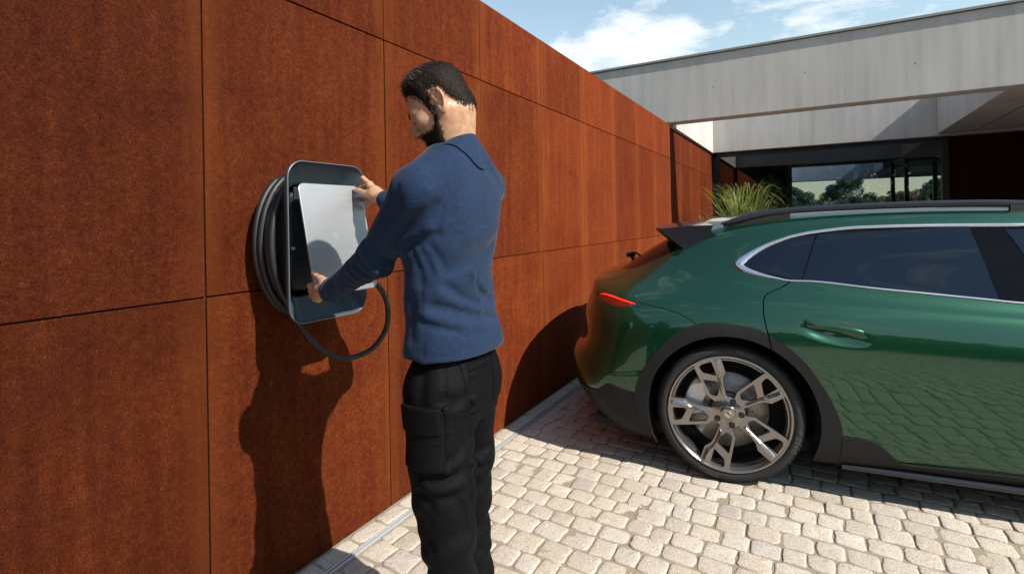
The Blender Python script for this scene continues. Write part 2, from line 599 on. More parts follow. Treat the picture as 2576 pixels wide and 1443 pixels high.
# room behind the glass
hbox('room_floor', 0, 14, 12.21, 18.4, -0.04, 0.0, plain('polished_floor', (0.06, 0.058, 0.055), 0.4))
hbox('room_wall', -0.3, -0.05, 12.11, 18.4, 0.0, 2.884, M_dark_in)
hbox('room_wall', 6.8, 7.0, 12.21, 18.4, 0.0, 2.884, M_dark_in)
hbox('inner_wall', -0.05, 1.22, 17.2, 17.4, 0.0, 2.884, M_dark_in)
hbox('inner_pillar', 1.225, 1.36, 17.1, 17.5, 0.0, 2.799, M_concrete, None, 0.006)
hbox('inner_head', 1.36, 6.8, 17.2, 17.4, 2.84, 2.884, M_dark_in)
for px in (3.72, 4.02, 4.62):
    hbox('mullion', px, px + 0.09, 17.2, 17.3, 0.0, 2.84, M_frame)
hbox('inner_pane', 1.36, 6.8, 17.24, 17.25, 0.0, 2.84, M_pane)
hbox('room_cabinet', 4.20, 4.75, 16.0, 16.5, 0.0, 1.72, plain('blue_grey_cabinet', (0.16, 0.21, 0.30), 0.5), None, 0.01)
hbox('garden_beam', 0.6, 9, 21.4, 21.8, 2.62, 3.6, M_concrete, None, 0.01)
hbox('garden_post', 1.02, 1.24, 21.4, 21.8, 0.0, 2.62, M_concrete, None, 0.01)
hbox('garden_upstand', 0.98, 1.235, 18.7, 21.39, 2.63, 3.55, M_concrete, None, 0.01)
hbox('garden_roof', 3.7, 9, 18.7, 21.39, 2.75, 3.5, M_concrete, None, 0.01)

# ================================================================== TREES SEEN THROUGH THE HOUSE
def make_leaf_mat(name, a, b, trans=0.25):
    m = NT(name)
    oi = m.node('ShaderNodeAttribute', attribute_name='rnd')
    m.color(m.mix(oi.outputs['Fac'], a, b))
    m.set(Roughness=0.55)
    m.p.inputs['Transmission Weight'].default_value = 0.0
    m.p.inputs['Subsurface Weight'].default_value = 0.0
    tl = m.node('ShaderNodeBsdfTranslucent')
    m.link(m.mix(0.5, b, a), tl.inputs['Color'])
    mx = m.node('ShaderNodeMixShader'); mx.inputs[0].default_value = trans
    m.link(m.p.outputs[0], mx.inputs[1]); m.link(tl.outputs[0], mx.inputs[2])
    m.link(mx.outputs[0], m.out.inputs['Surface'])
    return m.mat
M_leaf = [make_leaf_mat('leaf_dark_green', (0.022, 0.055, 0.018), (0.06, 0.12, 0.035)),
          make_leaf_mat('leaf_olive', (0.06, 0.075, 0.025), (0.13, 0.13, 0.05)),
          make_leaf_mat('leaf_russet', (0.10, 0.055, 0.028), (0.19, 0.11, 0.055))]
M_bark = plain('bark', (0.07, 0.055, 0.042), 0.95, 0, 0.3, 30, 0.5)

def leaf_cloud(clumps, nleaf, size, seed):
    rg = np.random.default_rng(seed)
    cs = np.array([c[:3] for c in clumps]); rs = np.array([c[3] for c in clumps])
    pick = rg.choice(len(clumps), nleaf, p=rs ** 2 / (rs ** 2).sum())
    d = rg.normal(size=(nleaf, 3)); d /= np.linalg.norm(d, axis=1)[:, None]
    rr = rs[pick] * rg.uniform(0.45, 1.08, nleaf) ** 0.7
    P = cs[pick] + d * rr[:, None] * np.array([1, 1, 0.8])
    t = rg.normal(size=(nleaf, 3)); t /= np.linalg.norm(t, axis=1)[:, None]
    u = np.cross(t, d + rg.normal(size=(nleaf, 3)) * 0.5); u /= np.linalg.norm(u, axis=1)[:, None]
    s = size * rg.uniform(0.6, 1.3, nleaf)[:, None]
    V = np.stack([P - t * s, P + u * s * 0.5, P + t * s, P - u * s * 0.5], 1).reshape(-1, 3)
    F = np.arange(nleaf * 4).reshape(-1, 4)
    return V, F, np.repeat(np.clip(rg.normal(0.5, 0.28, nleaf), 0, 1), 4)

def leaf_obj(name, clumps, n, size, seed, mat, parent):
    V, F, r = leaf_cloud(clumps, n, size, seed)
    me = bpy.data.meshes.new(name)
    me.from_pydata(V.tolist(), [], F.tolist())
    a = me.attributes.new('rnd', 'FLOAT', 'POINT'); a.data.foreach_set('value', r.astype(np.float32))
    return link(name, me, parent, mat)

def tree(loc, h, w, mat, seed, label, nleaf=15000, size=0.065):
    rg = random.Random(seed)
    t = empty('garden_tree', loc)
    tag(t, label, 'tree', 'garden trees seen through the house')
    clumps = []
    for k in range(44):
        a = rg.uniform(0, 6.28); z = h * rg.uniform(0.06, 0.93); r = w * rg.uniform(0.05, 1.05)
        r *= math.sin(math.pi * min(0.97, max(0.36, z / h))) ** 0.8
        clumps.append((r * math.cos(a), r * math.sin(a), z, w * rg.uniform(0.12, 0.30)))
    leaf_obj('crown', clumps, nleaf, size, seed, mat, t)
    V, F = [], []
    def add(path, rad):
        v, f = tube(path, rad, 7)
        F.extend([tuple(i + len(V) for i in ff) for ff in f]); V.extend(v)
    add([(0, 0, -0.05), (0.05, 0, h * 0.2), (0, 0.05, h * 0.45), (0.1, 0, h * 0.75)], [w * 0.07, w * 0.055, w * 0.04, w * 0.015])
    for c in clumps[:9]:
        z0 = c[2] * rg.uniform(0.4, 0.7)
        add([(0, 0, z0), (c[0] * 0.5, c[1] * 0.5, (z0 + c[2]) / 2 + 0.1), (c[0], c[1], c[2])], [w * 0.03, w * 0.02, w * 0.008])
    mesh('trunk', V, F, M_bark, t, True)
    return t
tree((4.0, 42, 0), 4.0, 2.0, M_leaf[0], 11, 'tallest dark green tree behind the glass, left of the sky gap', 22000)
tree((0.9, 40, 0), 3.5, 1.5, M_leaf[0], 12, 'green tree behind the glass beside the inner concrete post')
tree((6.7, 41, 0), 3.3, 1.5, M_leaf[2], 13, 'reddish brown tree behind the glass, right of the sky gap')
tree((2.6, 34, 0), 2.2, 1.5, M_leaf[1], 14, 'low olive green bush behind the glass before the dark tree', 12000)
tree((5.1, 35, 0), 2.0, 1.5, M_leaf[2], 15, 'low russet bush behind the glass under the sky gap', 12000)
tree((8.8, 41, 0), 3.8, 1.8, M_leaf[0], 16, 'dark green tree behind the right-hand mullions of the glass')

tree((3.9, 33, 0), 2.5, 1.4, M_leaf[1], 17, 'olive bush behind the glass right of the low olive bush', 11000)
tree((1.5, 35, 0), 2.6, 1.4, M_leaf[0], 18, 'dark bush behind the glass just right of the inner post', 11000)
tree((6.4, 34, 0), 2.5, 1.4, M_leaf[2], 19, 'russet bush behind the glass below the reddish tree', 11000)
tree((7.9, 35, 0), 2.7, 1.5, M_leaf[0], 20, 'dark bush behind the right-hand mullions of the glass', 11000)
# hills far off and the wood on the other side of the courtyard (mirrored in the car)
hv, hf = [], []
N = 90
for i in range(N):
    a = 2 * math.pi * i / N
    r = 330
    hh = 6 + 5 * math.sin(3 * a + 1) + 3 * math.sin(7 * a)
    for rr, z in ((r * 0.8, -0.05), (r, max(1.5, hh)), (r * 1.2, -0.05)):
        hv.append((rr * math.cos(a), rr * math.sin(a), z))
for i in range(N):
    j = (i + 1) % N
    for k in range(2):
        hf.append((i * 3 + k, j * 3 + k, j * 3 + k + 1, i * 3 + k + 1))
tag(mesh('hills', hv, hf, plain('distant_hill', (0.06, 0.085, 0.07), 0.95, 0, 0.3, 0.2), None, True), kind='structure')
cl = []
rw = random.Random(5)
for k in range(420):
    xx = rw.uniform(-26, 44); yy = -27 - rw.uniform(0, 8)
    top = 9.5 + 2.6 * math.sin(xx * 0.33) + 1.6 * math.sin(xx * 0.9 + 1)
    cl.append((xx, yy, rw.uniform(0.4, top), rw.uniform(1.2, 2.3)))
for k in range(110):
    yy = rw.uniform(-27, 12); xx = 36 + rw.uniform(0, 6)
    cl.append((xx, yy, rw.uniform(0.5, 7), rw.uniform(1.2, 2.2)))
wood = leaf_obj('woodland_edge', cl, 60000, 0.50, 21, M_leaf[0], None)
tag(wood, 'dark green woodland edge across the courtyard, mirrored in the car side', 'woodland', None, 'stuff')

# ================================================================== ORNAMENTAL GRASS
def make_blade_mat():
    m = NT('grass_blade')
    at = m.node('ShaderNodeAttribute', attribute_name='rnd')
    m.color(m.ramp(at.outputs['Fac'], [(0.0, (0.07, 0.11, 0.02)), (0.5, (0.16, 0.21, 0.045)), (0.8, (0.28, 0.31, 0.09)), (1.0, (0.36, 0.29, 0.13))]))
    m.set(Roughness=0.5)
    tl = m.node('ShaderNodeBsdfTranslucent'); tl.inputs['Color'].default_value = (0.22, 0.28, 0.05, 1)
    mx = m.node('ShaderNodeMixShader'); mx.inputs[0].default_value = 0.35
    m.link(m.p.outputs[0], mx.inputs[1]); m.link(tl.outputs[0], mx.inputs[2])
    m.link(mx.outputs[0], m.out.inputs['Surface'])
    return m.mat
M_blade = make_blade_mat()
def grass_clump(name, loc, n, hmin, hmax, spread, label, seed, rlo=0.0, rhi=1.0, width=0.006):
    rg = random.Random(seed)
    V, F, RD = [], [], []
    for i in range(n):
        a = rg.uniform(0, 6.283); h = rg.uniform(hmin, hmax); sp = spread * rg.uniform(0.1, 1.0) ** 0.8
        bx, by = rg.gauss(0, 0.07), rg.gauss(0, 0.07)
        dx, dy = math.cos(a), math.sin(a)
        droop = rg.uniform(0.1, 0.95)
        r0 = rlo + (rhi - rlo) * rg.random()
        wd = width * rg.uniform(0.6, 1.3)
        sx, sy = -dy, dx
        b0 = len(V)
        K = 9
        for k in range(K + 1):
            t = k / K
            rr = sp * (t ** 1.9)
            z = h * (math.sin(t * (1.25 + droop)) / math.sin(min(1.5708, 1.25 + droop)))
            w = wd * (1 - t ** 2.2) + 0.0006
            px, py = bx + dx * rr, by + dy * rr
            V += [(px - sx * w, py - sy * w, z), (px + sx * w, py + sy * w, z)]
            RD += [r0, r0]
        for k in range(K):
            F.append((b0 + 2 * k, b0 + 2 * k + 1, b0 + 2 * k + 3, b0 + 2 * k + 2))
    me = bpy.data.meshes.new(name); me.from_pydata(V, [], F)
    a_ = me.attributes.new('rnd', 'FLOAT', 'POINT'); a_.data.foreach_set('value', RD)
    o = link(name, me, None, M_blade); o.location = loc
    tag(o, label, 'plant')
    return o
grass_clump('ornamental_grass', (0.86, 9.0, 0), 330, 1.2, 1.93, 0.98, 'tall green ornamental grass clump in front of the glass, behind the car roof', 31, 0.0, 0.85, 0.0075)
grass_clump('dry_grass_tuft', (0.25, 8.9, 0), 60, 0.9, 1.42, 0.32, 'small dry brownish grass tuft beside the set-back steel wall', 32, 0.75, 1.0)
# ================================================================== CAR BODY SURFACE
# control net of half the body: rows run rear centre -> corner -> side -> front centre
# local frame: x forward from the rear axle, y sideways, z up (metres)
CAR_ROWS = [
 [(-0.81,0,0.27),(-0.8,0.4,0.265),(-0.74,0.66,0.235),(-0.61,0.8,0.185),(-0.45,0.86,0.15),(0,0.86,0.145),(0.45,0.865,0.145),(0.9,0.865,0.15),(1.4,0.865,0.15),(1.95,0.865,0.15),(2.45,0.86,0.15),(2.9,0.86,0.15),(3.3,0.85,0.16),(3.6,0.72,0.19),(3.75,0.42,0.2),(3.8,0,0.2)],
 [(-0.87,0,0.34),(-0.855,0.42,0.335),(-0.795,0.7,0.305),(-0.65,0.86,0.245),(-0.45,0.925,0.2),(0,0.945,0.195),(0.45,0.945,0.195),(0.9,0.938,0.195),(1.4,0.938,0.195),(1.95,0.938,0.19),(2.45,0.938,0.19),(2.9,0.935,0.19),(3.3,0.9,0.2),(3.65,0.76,0.23),(3.8,0.42,0.24),(3.85,0,0.24)],
 [(-0.963,0,0.45),(-0.928,0.45,0.445),(-0.853,0.735,0.42),(-0.698,0.895,0.37),(-0.45,0.955,0.33),(0,0.972,0.33),(0.45,0.964,0.33),(0.9,0.953,0.33),(1.4,0.953,0.33),(1.95,0.953,0.33),(2.45,0.953,0.33),(2.9,0.965,0.33),(3.3,0.935,0.33),(3.69,0.78,0.34),(3.84,0.43,0.35),(3.89,0,0.35)],
 [(-0.985,0,0.535),(-0.94,0.45,0.535),(-0.865,0.74,0.53),(-0.715,0.905,0.515),(-0.45,0.968,0.5),(0,0.986,0.5),(0.45,0.972,0.5),(0.9,0.961,0.5),(1.4,0.961,0.5),(1.95,0.961,0.5),(2.45,0.961,0.5),(2.9,0.97,0.5),(3.3,0.94,0.5),(3.7,0.78,0.5),(3.85,0.43,0.5),(3.9,0,0.5)],
 [(-0.935,0,0.6),(-0.895,0.45,0.6),(-0.825,0.73,0.6),(-0.7,0.895,0.6),(-0.45,0.97,0.6),(0,0.989,0.6),(0.45,0.98,0.6),(0.9,0.965,0.6),(1.4,0.965,0.6),(1.95,0.965,0.6),(2.45,0.965,0.58),(2.9,0.968,0.58),(3.3,0.935,0.58),(3.68,0.77,0.58),(3.82,0.43,0.58),(3.87,0,0.58)],
 [(-0.88,0,0.655),(-0.845,0.45,0.655),(-0.785,0.715,0.66),(-0.685,0.882,0.68),(-0.45,0.968,0.7),(0,0.988,0.7),(0.45,0.982,0.7),(0.9,0.966,0.69),(1.4,0.966,0.68),(1.95,0.966,0.66),(2.45,0.966,0.64),(2.9,0.965,0.64),(3.3,0.925,0.64),(3.64,0.75,0.64),(3.78,0.42,0.64),(3.83,0,0.64)],
 [(-0.885,0,0.79),(-0.85,0.45,0.79),(-0.78,0.71,0.79),(-0.67,0.862,0.795),(-0.45,0.948,0.8),(0,0.976,0.795),(0.45,0.973,0.79),(0.9,0.957,0.775),(1.4,0.957,0.765),(1.95,0.957,0.75),(2.45,0.957,0.71),(2.9,0.955,0.71),(3.3,0.91,0.71),(3.58,0.72,0.7),(3.72,0.41,0.7),(3.77,0,0.7)],
 [(-0.838,0,0.905),(-0.8,0.46,0.905),(-0.735,0.685,0.9),(-0.625,0.825,0.895),(-0.45,0.9,0.885),(0,0.946,0.88),(0.45,0.948,0.868),(0.9,0.936,0.845),(1.4,0.93,0.83),(1.95,0.928,0.82),(2.45,0.93,0.8),(2.9,0.925,0.8),(3.25,0.86,0.79),(3.48,0.68,0.765),(3.62,0.4,0.755),(3.67,0,0.75)],
 [(-0.825,0,0.985),(-0.785,0.44,0.978),(-0.7,0.635,0.968),(-0.58,0.76,0.955),(-0.43,0.84,0.945),(0,0.903,0.945),(0.45,0.91,0.935),(0.9,0.905,0.91),(1.4,0.9,0.89),(1.95,0.895,0.88),(2.42,0.88,0.86),(2.85,0.85,0.875),(3.15,0.76,0.86),(3.36,0.58,0.825),(3.48,0.34,0.8),(3.52,0,0.795)],
 [(-0.63,0,1.05),(-0.62,0.36,1.048),(-0.575,0.53,1.035),(-0.49,0.66,1.025),(-0.36,0.745,1.02),(0.02,0.825,1.02),(0.45,0.848,0.995),(0.9,0.85,0.968),(1.4,0.846,0.942),(1.95,0.83,0.935),(2.15,0.79,0.945),(2.3,0.7,0.955),(2.38,0.55,0.965),(2.42,0.38,0.975),(2.44,0.2,0.98),(2.45,0,0.98)],
 [(-0.47,0,1.155),(-0.47,0.34,1.152),(-0.42,0.5,1.14),(-0.33,0.605,1.135),(-0.2,0.668,1.14),(0.07,0.722,1.162),(0.45,0.755,1.165),(0.9,0.765,1.155),(1.44,0.76,1.14),(1.878,0.74,1.11),(2.048,0.71,1.1),(2.158,0.62,1.105),(2.218,0.48,1.115),(2.248,0.33,1.12),(2.258,0.17,1.125),(2.268,0,1.125)],
 [(-0.28,0,1.262),(-0.28,0.32,1.26),(-0.24,0.46,1.252),(-0.16,0.545,1.257),(-0.04,0.6,1.275),(0.16,0.632,1.302),(0.47,0.645,1.33),(0.9,0.65,1.345),(1.35,0.64,1.34),(1.71,0.615,1.318),(1.84,0.58,1.28),(1.91,0.51,1.272),(1.95,0.4,1.28),(1.97,0.27,1.285),(1.98,0.14,1.29),(1.985,0,1.29)],
 [(-0.12,0,1.348),(-0.12,0.2,1.345),(-0.09,0.32,1.34),(-0.02,0.4,1.342),(0.08,0.445,1.355),(0.24,0.462,1.372),(0.52,0.468,1.39),(0.92,0.47,1.402),(1.27,0.46,1.401),(1.56,0.44,1.388),(1.66,0.42,1.366),(1.72,0.36,1.36),(1.76,0.28,1.36),(1.78,0.19,1.362),(1.79,0.1,1.363),(1.795,0,1.364)],
 [(-0.05,0,1.37),(-0.04,0,1.371),(-0.01,0,1.374),(0.05,0,1.379),(0.14,0,1.386),(0.28,0,1.396),(0.56,0,1.411),(0.92,0,1.421),(1.25,0,1.42),(1.52,0,1.41),(1.6,0,1.396),(1.64,0,1.392),(1.67,0,1.39),(1.69,0,1.388),(1.7,0,1.387),(1.71,0,1.386)],
]
def _ext_net():
    P = np.array(CAR_ROWS)                       # rows x cols x 3
    mir = np.array([1, -1, 1.0])
    def pad(P):
        left = P[:, 1:2] * mir; right = P[:, -2:-1] * mir
        Q = np.concatenate([left, P, right], 1)
        bot = 2 * Q[0:1] - Q[1:2]; top = Q[-2:-1] * mir
        return np.concatenate([bot, Q, top], 0)
    S = P.copy()
    for it in range(2):                          # sharpen so the spline passes near the net
        Q = pad(S)
        sm = (Q[:-2] + 4 * Q[1:-1] + Q[2:]) / 6
        sm = (sm[:, :-2] + 4 * sm[:, 1:-1] + sm[:, 2:]) / 6
        S = S + 0.75 * (P - sm)
    S[-1, :, 1] = 0; S[:, 0, 1] = 0; S[:, -1, 1] = 0
    return pad(S)
CAR_NET = _ext_net()
CAR_UMAX, CAR_VMAX = len(CAR_ROWS[0]) - 1, len(CAR_ROWS) - 1
def _bas(t):
    return np.stack([(1 - t) ** 3, 3 * t ** 3 - 6 * t ** 2 + 4, -3 * t ** 3 + 3 * t ** 2 + 3 * t + 1, t ** 3], -1) / 6
def _dbas(t):
    return np.stack([-3 * (1 - t) ** 2, 9 * t ** 2 - 12 * t, -9 * t ** 2 + 6 * t + 3, 3 * t ** 2], -1) / 6
def car_eval(u, v, deriv=False):
    u = np.clip(np.asarray(u, float), 0, CAR_UMAX); v = np.clip(np.asarray(v, float), 0, CAR_VMAX)
    iu = np.minimum(u.astype(int), CAR_UMAX - 1); iv = np.minimum(v.astype(int), CAR_VMAX - 1)
    tu, tv = u - iu, v - iv
    G_ = CAR_NET[(iv[:, None] + np.arange(4))[:, :, None], (iu[:, None] + np.arange(4))[:, None, :]]
    bu, bv = _bas(tu), _bas(tv)
    P = np.einsum('ni,nj,nijk->nk', bv, bu, G_)
    if not deriv: return P
    du = np.einsum('ni,nj,nijk->nk', bv, _dbas(tu), G_); dv = np.einsum('ni,nj,nijk->nk', _dbas(tv), bu, G_)
    n = np.cross(dv, du); ln = np.linalg.norm(n, axis=1)[:, None]
    n = n / np.maximum(ln, 1e-9)
    return P, n, du, dv
CAR_LINES = {
 'dlo_top': [(4.996,9.634),(4.989,9.714),(5.003,9.793),(5.046,9.924),(5.106,10.025),(5.186,10.15),(5.278,10.272),(5.394,10.391),(5.512,10.484),(5.61,10.565),(5.708,10.62),(5.842,10.683),(5.964,10.722)],
 'dlo_top2': [(6.317,10.81),(6.588,10.826),(6.839,10.832),(7.303,10.836),(7.745,10.846)],
 'dlo_front': [(8.127,10.864),(8.403,10.741),(8.641,10.47),(8.857,10.153),(9.103,9.749),(9.275,9.423),(9.271,9.262),(9.112,9.172),(8.711,9.094),(8.33,9.05),(7.975,9.006)],
 'dlo_bot': [(7.661,8.99),(7.356,9.038),(6.95,9.084),(6.494,9.126),(5.988,9.203)],
 'dlo_bot2': [(5.676,9.168),(5.545,9.21),(5.408,9.262),(5.283,9.321),(5.18,9.381),(5.109,9.44),(5.063,9.504),(5.026,9.568)],
 'gl_q': [(5.116,9.64),(5.115,9.705),(5.144,9.846),(5.227,10.021),(5.333,10.192),(5.445,10.323),(5.56,10.427),(5.676,10.493),(5.792,10.532),(5.963,10.554),(5.926,10.223),(5.87,9.795),(5.791,9.249),(5.678,9.275),(5.545,9.35),(5.405,9.402),(5.276,9.474),(5.177,9.54),(5.133,9.589)],
 'gl_rear_door': [(5.99,10.564),(6.1,10.604),(6.226,10.63),(6.314,10.608),(6.829,10.683),(7.176,10.719),(7.42,10.747),(7.411,10.443),(7.41,10.151),(7.445,9.599),(7.506,9.001),(7.159,9.071),(6.73,9.14),(6.25,9.216),(5.99,9.255),(5.807,9.245),(5.888,9.817),(5.944,10.222)],
 'gl_front_door': [(7.685,10.668),(8.097,10.748),(8.319,10.628),(8.553,10.364),(8.767,10.052),(8.988,9.691),(9.128,9.36),(9.098,9.282),(8.713,9.202),(8.326,9.159),(7.969,9.117),(7.85,9.108),(7.732,9.8)],
 'door_rear_edge': [(5.676,9.182),(5.642,9.073),(5.559,8.863),(5.478,8.645),(5.422,8.422),(5.398,8.157),(5.388,7.859),(5.385,7.466)],
 'door_rear_edge2': [(5.382,7.519),(5.38,6.985),(5.399,6.22),(5.417,5.798),(5.447,4.99)],
 'seam': [(3.973,7.201),(4.024,7.186),(4.278,6.987),(4.419,6.828),(4.536,6.644),(4.626,6.409),(4.698,6.127)],
 'arch_out': [(3.913,2.385),(3.939,2.662),(4.043,3.416),(4.225,4.54),(4.453,5.517),(4.687,6.125),(4.879,6.316),(5.092,6.28),(5.301,6.112),(5.481,5.68),(5.659,5.062),(5.809,4.33),(5.935,3.429),(6.034,2.76),(6.095,2.318),(6.119,1.908)],
 'clad_rear_top': [(2.169,1.806),(2.553,2.005),(2.824,2.1),(3.079,2.225),(3.24,2.399),(3.376,2.572),(3.486,2.607),(3.779,2.52),(4.076,2.442)],
 'sill_top': [(5.969,1.884),(6.129,1.867),(6.26,1.858),(6.389,1.819),(6.465,1.716),(6.54,1.484),(6.624,1.172)],
 'tail': [(2.076,7.177),(2.552,7.488),(3.115,7.496),(3.63,7.357),(3.893,7.183),(3.918,7.094),(3.806,6.901),(3.611,6.774),(3.362,6.797),(2.938,6.863),(2.366,6.985)],
 'tail_led': [(2.214,7.231),(2.577,7.444),(3.137,7.449),(3.64,7.3),(3.877,7.148),(3.891,7.084),(3.658,7.182),(3.195,7.317),(2.639,7.331)],
 'hatch_glass': [(0.157,8.725),(0.862,8.93),(1.478,9.043),(1.898,9.123),(2.155,9.209),(2.495,9.426),(2.772,9.734),(2.946,10.051),(3.114,10.363)],
 'hatch_seam': [(1.547,7.734),(1.704,8.034),(1.94,8.304),(2.168,8.527),(2.321,8.771),(2.262,8.949)],
 'spoiler_fin2': [(0.562,11.214),(1.907,11.521),(2.729,11.641),(3.307,11.285),(3.626,10.943),(3.582,10.764),(3.414,10.603),(3.229,10.419)],
 'handle': [(5.772,6.793),(5.814,6.838),(5.936,6.784),(6.096,6.693),(6.252,6.563),(6.316,6.446),(6.333,6.315),(6.306,6.244),(6.183,6.321),(6.025,6.409),(5.864,6.458),(5.803,6.513)],
 'lens': [(5.06,9.012),(5.155,9.035),(5.412,8.972),(5.98,8.948)],
 'bline': [(7.674,10.737),(7.7,10.014)],
 'arch_cut_rear': [(4.206,0.719),(4.168,1.147),(4.139,1.457),(4.12,1.724),(4.11,1.966),(4.108,2.193),(4.116,2.414),(4.133,2.636),(4.158,2.868),(4.19,3.127),(4.231,3.427),(4.278,3.759),(4.331,4.086),(4.39,4.378),(4.454,4.637),(4.522,4.866),(4.593,5.067),(4.666,5.24),(4.742,5.383),(4.82,5.494),(4.899,5.571),(4.979,5.611),(5.06,5.613),(5.142,5.578),(5.222,5.505),(5.302,5.395),(5.38,5.251),(5.454,5.074),(5.526,4.869),(5.593,4.636),(5.655,4.376),(5.712,4.084),(5.763,3.756),(5.807,3.422),(5.844,3.122),(5.874,2.864),(5.896,2.633),(5.911,2.412),(5.917,2.194),(5.916,1.97),(5.906,1.732),(5.889,1.473),(5.864,1.173),(5.831,0.766)],
 'arch_cut_front': [(10.191,0.82),(10.159,1.213),(10.136,1.498),(10.119,1.745),(10.11,1.973),(10.109,2.191),(10.115,2.406),(10.129,2.626),(10.15,2.862),(10.179,3.139),(10.214,3.499),(10.257,3.979),(10.307,4.507),(10.362,4.991),(10.424,5.395),(10.49,5.72),(10.561,5.976),(10.636,6.175),(10.715,6.329),(10.797,6.443),(10.883,6.519),(10.972,6.556),(11.063,6.555),(11.155,6.516),(11.248,6.437),(11.337,6.317),(11.422,6.156),(11.503,5.948),(11.581,5.684),(11.659,5.358),(11.735,4.96),(11.802,4.487),(11.859,3.972),(11.907,3.497),(11.947,3.139),(11.978,2.864),(12.002,2.628),(12.018,2.407),(12.026,2.188),(12.026,1.963),(12.017,1.72),(12.0,1.45),(11.975,1.126),(11.94,0.627)],
 'arch_out_front': [(9.987,1.317),(9.968,1.608),(9.956,1.864),(9.952,2.104),(9.955,2.336),(9.966,2.572),(9.983,2.824),(10.008,3.12),(10.04,3.515),(10.079,4.064),(10.125,4.674),(10.178,5.22),(10.236,5.669),(10.299,6.033),(10.366,6.332),(10.437,6.589),(10.51,6.816),(10.585,7.018),(10.665,7.19),(10.753,7.324),(10.851,7.414),(10.953,7.458),(11.054,7.458),(11.154,7.414),(11.255,7.328),(11.361,7.202),(11.473,7.038),(11.58,6.841),(11.673,6.609),(11.751,6.34),(11.817,6.026),(11.884,5.651),(11.953,5.202),(12.015,4.667),(12.064,4.073),(12.104,3.523),(12.138,3.123),(12.165,2.825),(12.186,2.572),(12.199,2.332),(12.205,2.092),(12.204,1.836),(12.196,1.551),(12.181,1.209)],
 'b_line': [(7.901,9.027),(7.915,8.283),(7.921,6.498),(7.93,4.614),(7.949,3.023),(7.968,2.169),(7.986,1.352)],
 'door_bottom': [(6.639,1.174),(6.782,1.238),(7.208,1.289),(7.986,1.327),(8.181,1.356),(8.727,1.369),(9.291,1.377)],
 'door_front': [(9.291,1.377),(9.488,2.11),(9.628,3.028),(9.649,5.043),(9.567,6.644),(9.503,7.858),(9.621,8.542),(9.549,8.888)],
 'sill_front': [(6.624,1.165),(6.738,1.145),(6.998,1.173),(7.612,1.22),(8.364,1.235),(9.099,1.296),(9.792,1.489),(9.958,1.816)],
}
# ================================================================== CAR MATERIALS
def make_paint():
    m = NT('green_car_paint')
    v = m.coord('Object')
    fl = m.node('ShaderNodeTexVoronoi'); fl.inputs['Scale'].default_value = 2500.0
    m.link(v, fl.inputs['Vector'])
    c = m.mix(m.rng(fl.outputs['Distance'], 0.2, 0.7), (0.0010, 0.028, 0.0100), (0.0036, 0.062, 0.0240))
    m.color(c)
    m.set(Metallic=0.7, Roughness=0.30)
    m.p.inputs['Coat Weight'].default_value = 1.0
    m.p.inputs['Coat Roughness'].default_value = 0.012
    m.p.inputs['Coat IOR'].default_value = 1.55
    return m.mat
M_paint = make_paint()
M_clad = plain('grey_cladding_plastic', (0.0085, 0.0083, 0.009), 0.55, 0.0, 0.1, 500, 0.12)
for _n in M_clad.node_tree.nodes:
    if _n.type == 'BSDF_PRINCIPLED': _n.inputs['Specular IOR Level'].default_value = 0.25
M_gloss_grey = plain('grey_gloss_trim', (0.022, 0.023, 0.028), 0.10, 0.2)
M_satin_silver = plain('satin_silver_trim', (0.62, 0.62, 0.64), 0.22, 0.95, 0.03)
M_black = plain('black_seal', (0.005, 0.005, 0.005), 0.7)
M_gblack = plain('gloss_black_pillar', (0.002, 0.002, 0.0022), 0.12, IOR=1.25)
M_liner = plain('wheel_arch_liner', (0.008, 0.008, 0.008), 0.9)
def make_car_glass():
    m = NT('privacy_glass')
    m.set(Base_Color=(0.004, 0.006, 0.010, 1), Roughness=0.004, Metallic=0.0)
    m.p.inputs['IOR'].default_value = 1.47
    m.p.inputs['Specular Tint'].default_value = (0.7, 0.85, 1.0, 1)
    return m.mat
M_cglass = make_car_glass()
M_tyre = plain('tyre_rubber', (0.0095, 0.0092, 0.009), 0.7, 0, 0.15, 220, 0.15)
M_rim = plain('titanium_grey_rim', (0.28, 0.266, 0.256), 0.20, 0.95, 0.03, 8)
M_rim_dark = plain('dark_rim_barrel', (0.05, 0.05, 0.052), 0.38, 0.8)
M_disc = plain('brake_disc_steel', (0.25, 0.225, 0.20), 0.42, 0.8, 0.06, 60)
M_caliper = plain('silver_caliper', (0.55, 0.56, 0.58), 0.35, 0.5, 0.03, 20)
M_crest = plain('crest_silver', (0.62, 0.56, 0.46), 0.3, 0.9)
M_crest_dk = plain('crest_dark', (0.05, 0.04, 0.035), 0.5, 0.2)
def make_tail(name, col, em):
    m = NT(name)
    m.set(Base_Color=col + (1,), Roughness=0.06)
    m.p.inputs['Emission Color'].default_value = (1.0, 0.022, 0.006, 1)
    m.p.inputs['Emission Strength'].default_value = em
    m.p.inputs['Coat Weight'].default_value = 1.0
    return m.mat
M_tail = make_tail('tail_lamp_red', (0.10, 0.008, 0.004), 0.02)
M_led = make_tail('tail_lamp_light_bar', (0.7, 0.03, 0.01), 0.55)

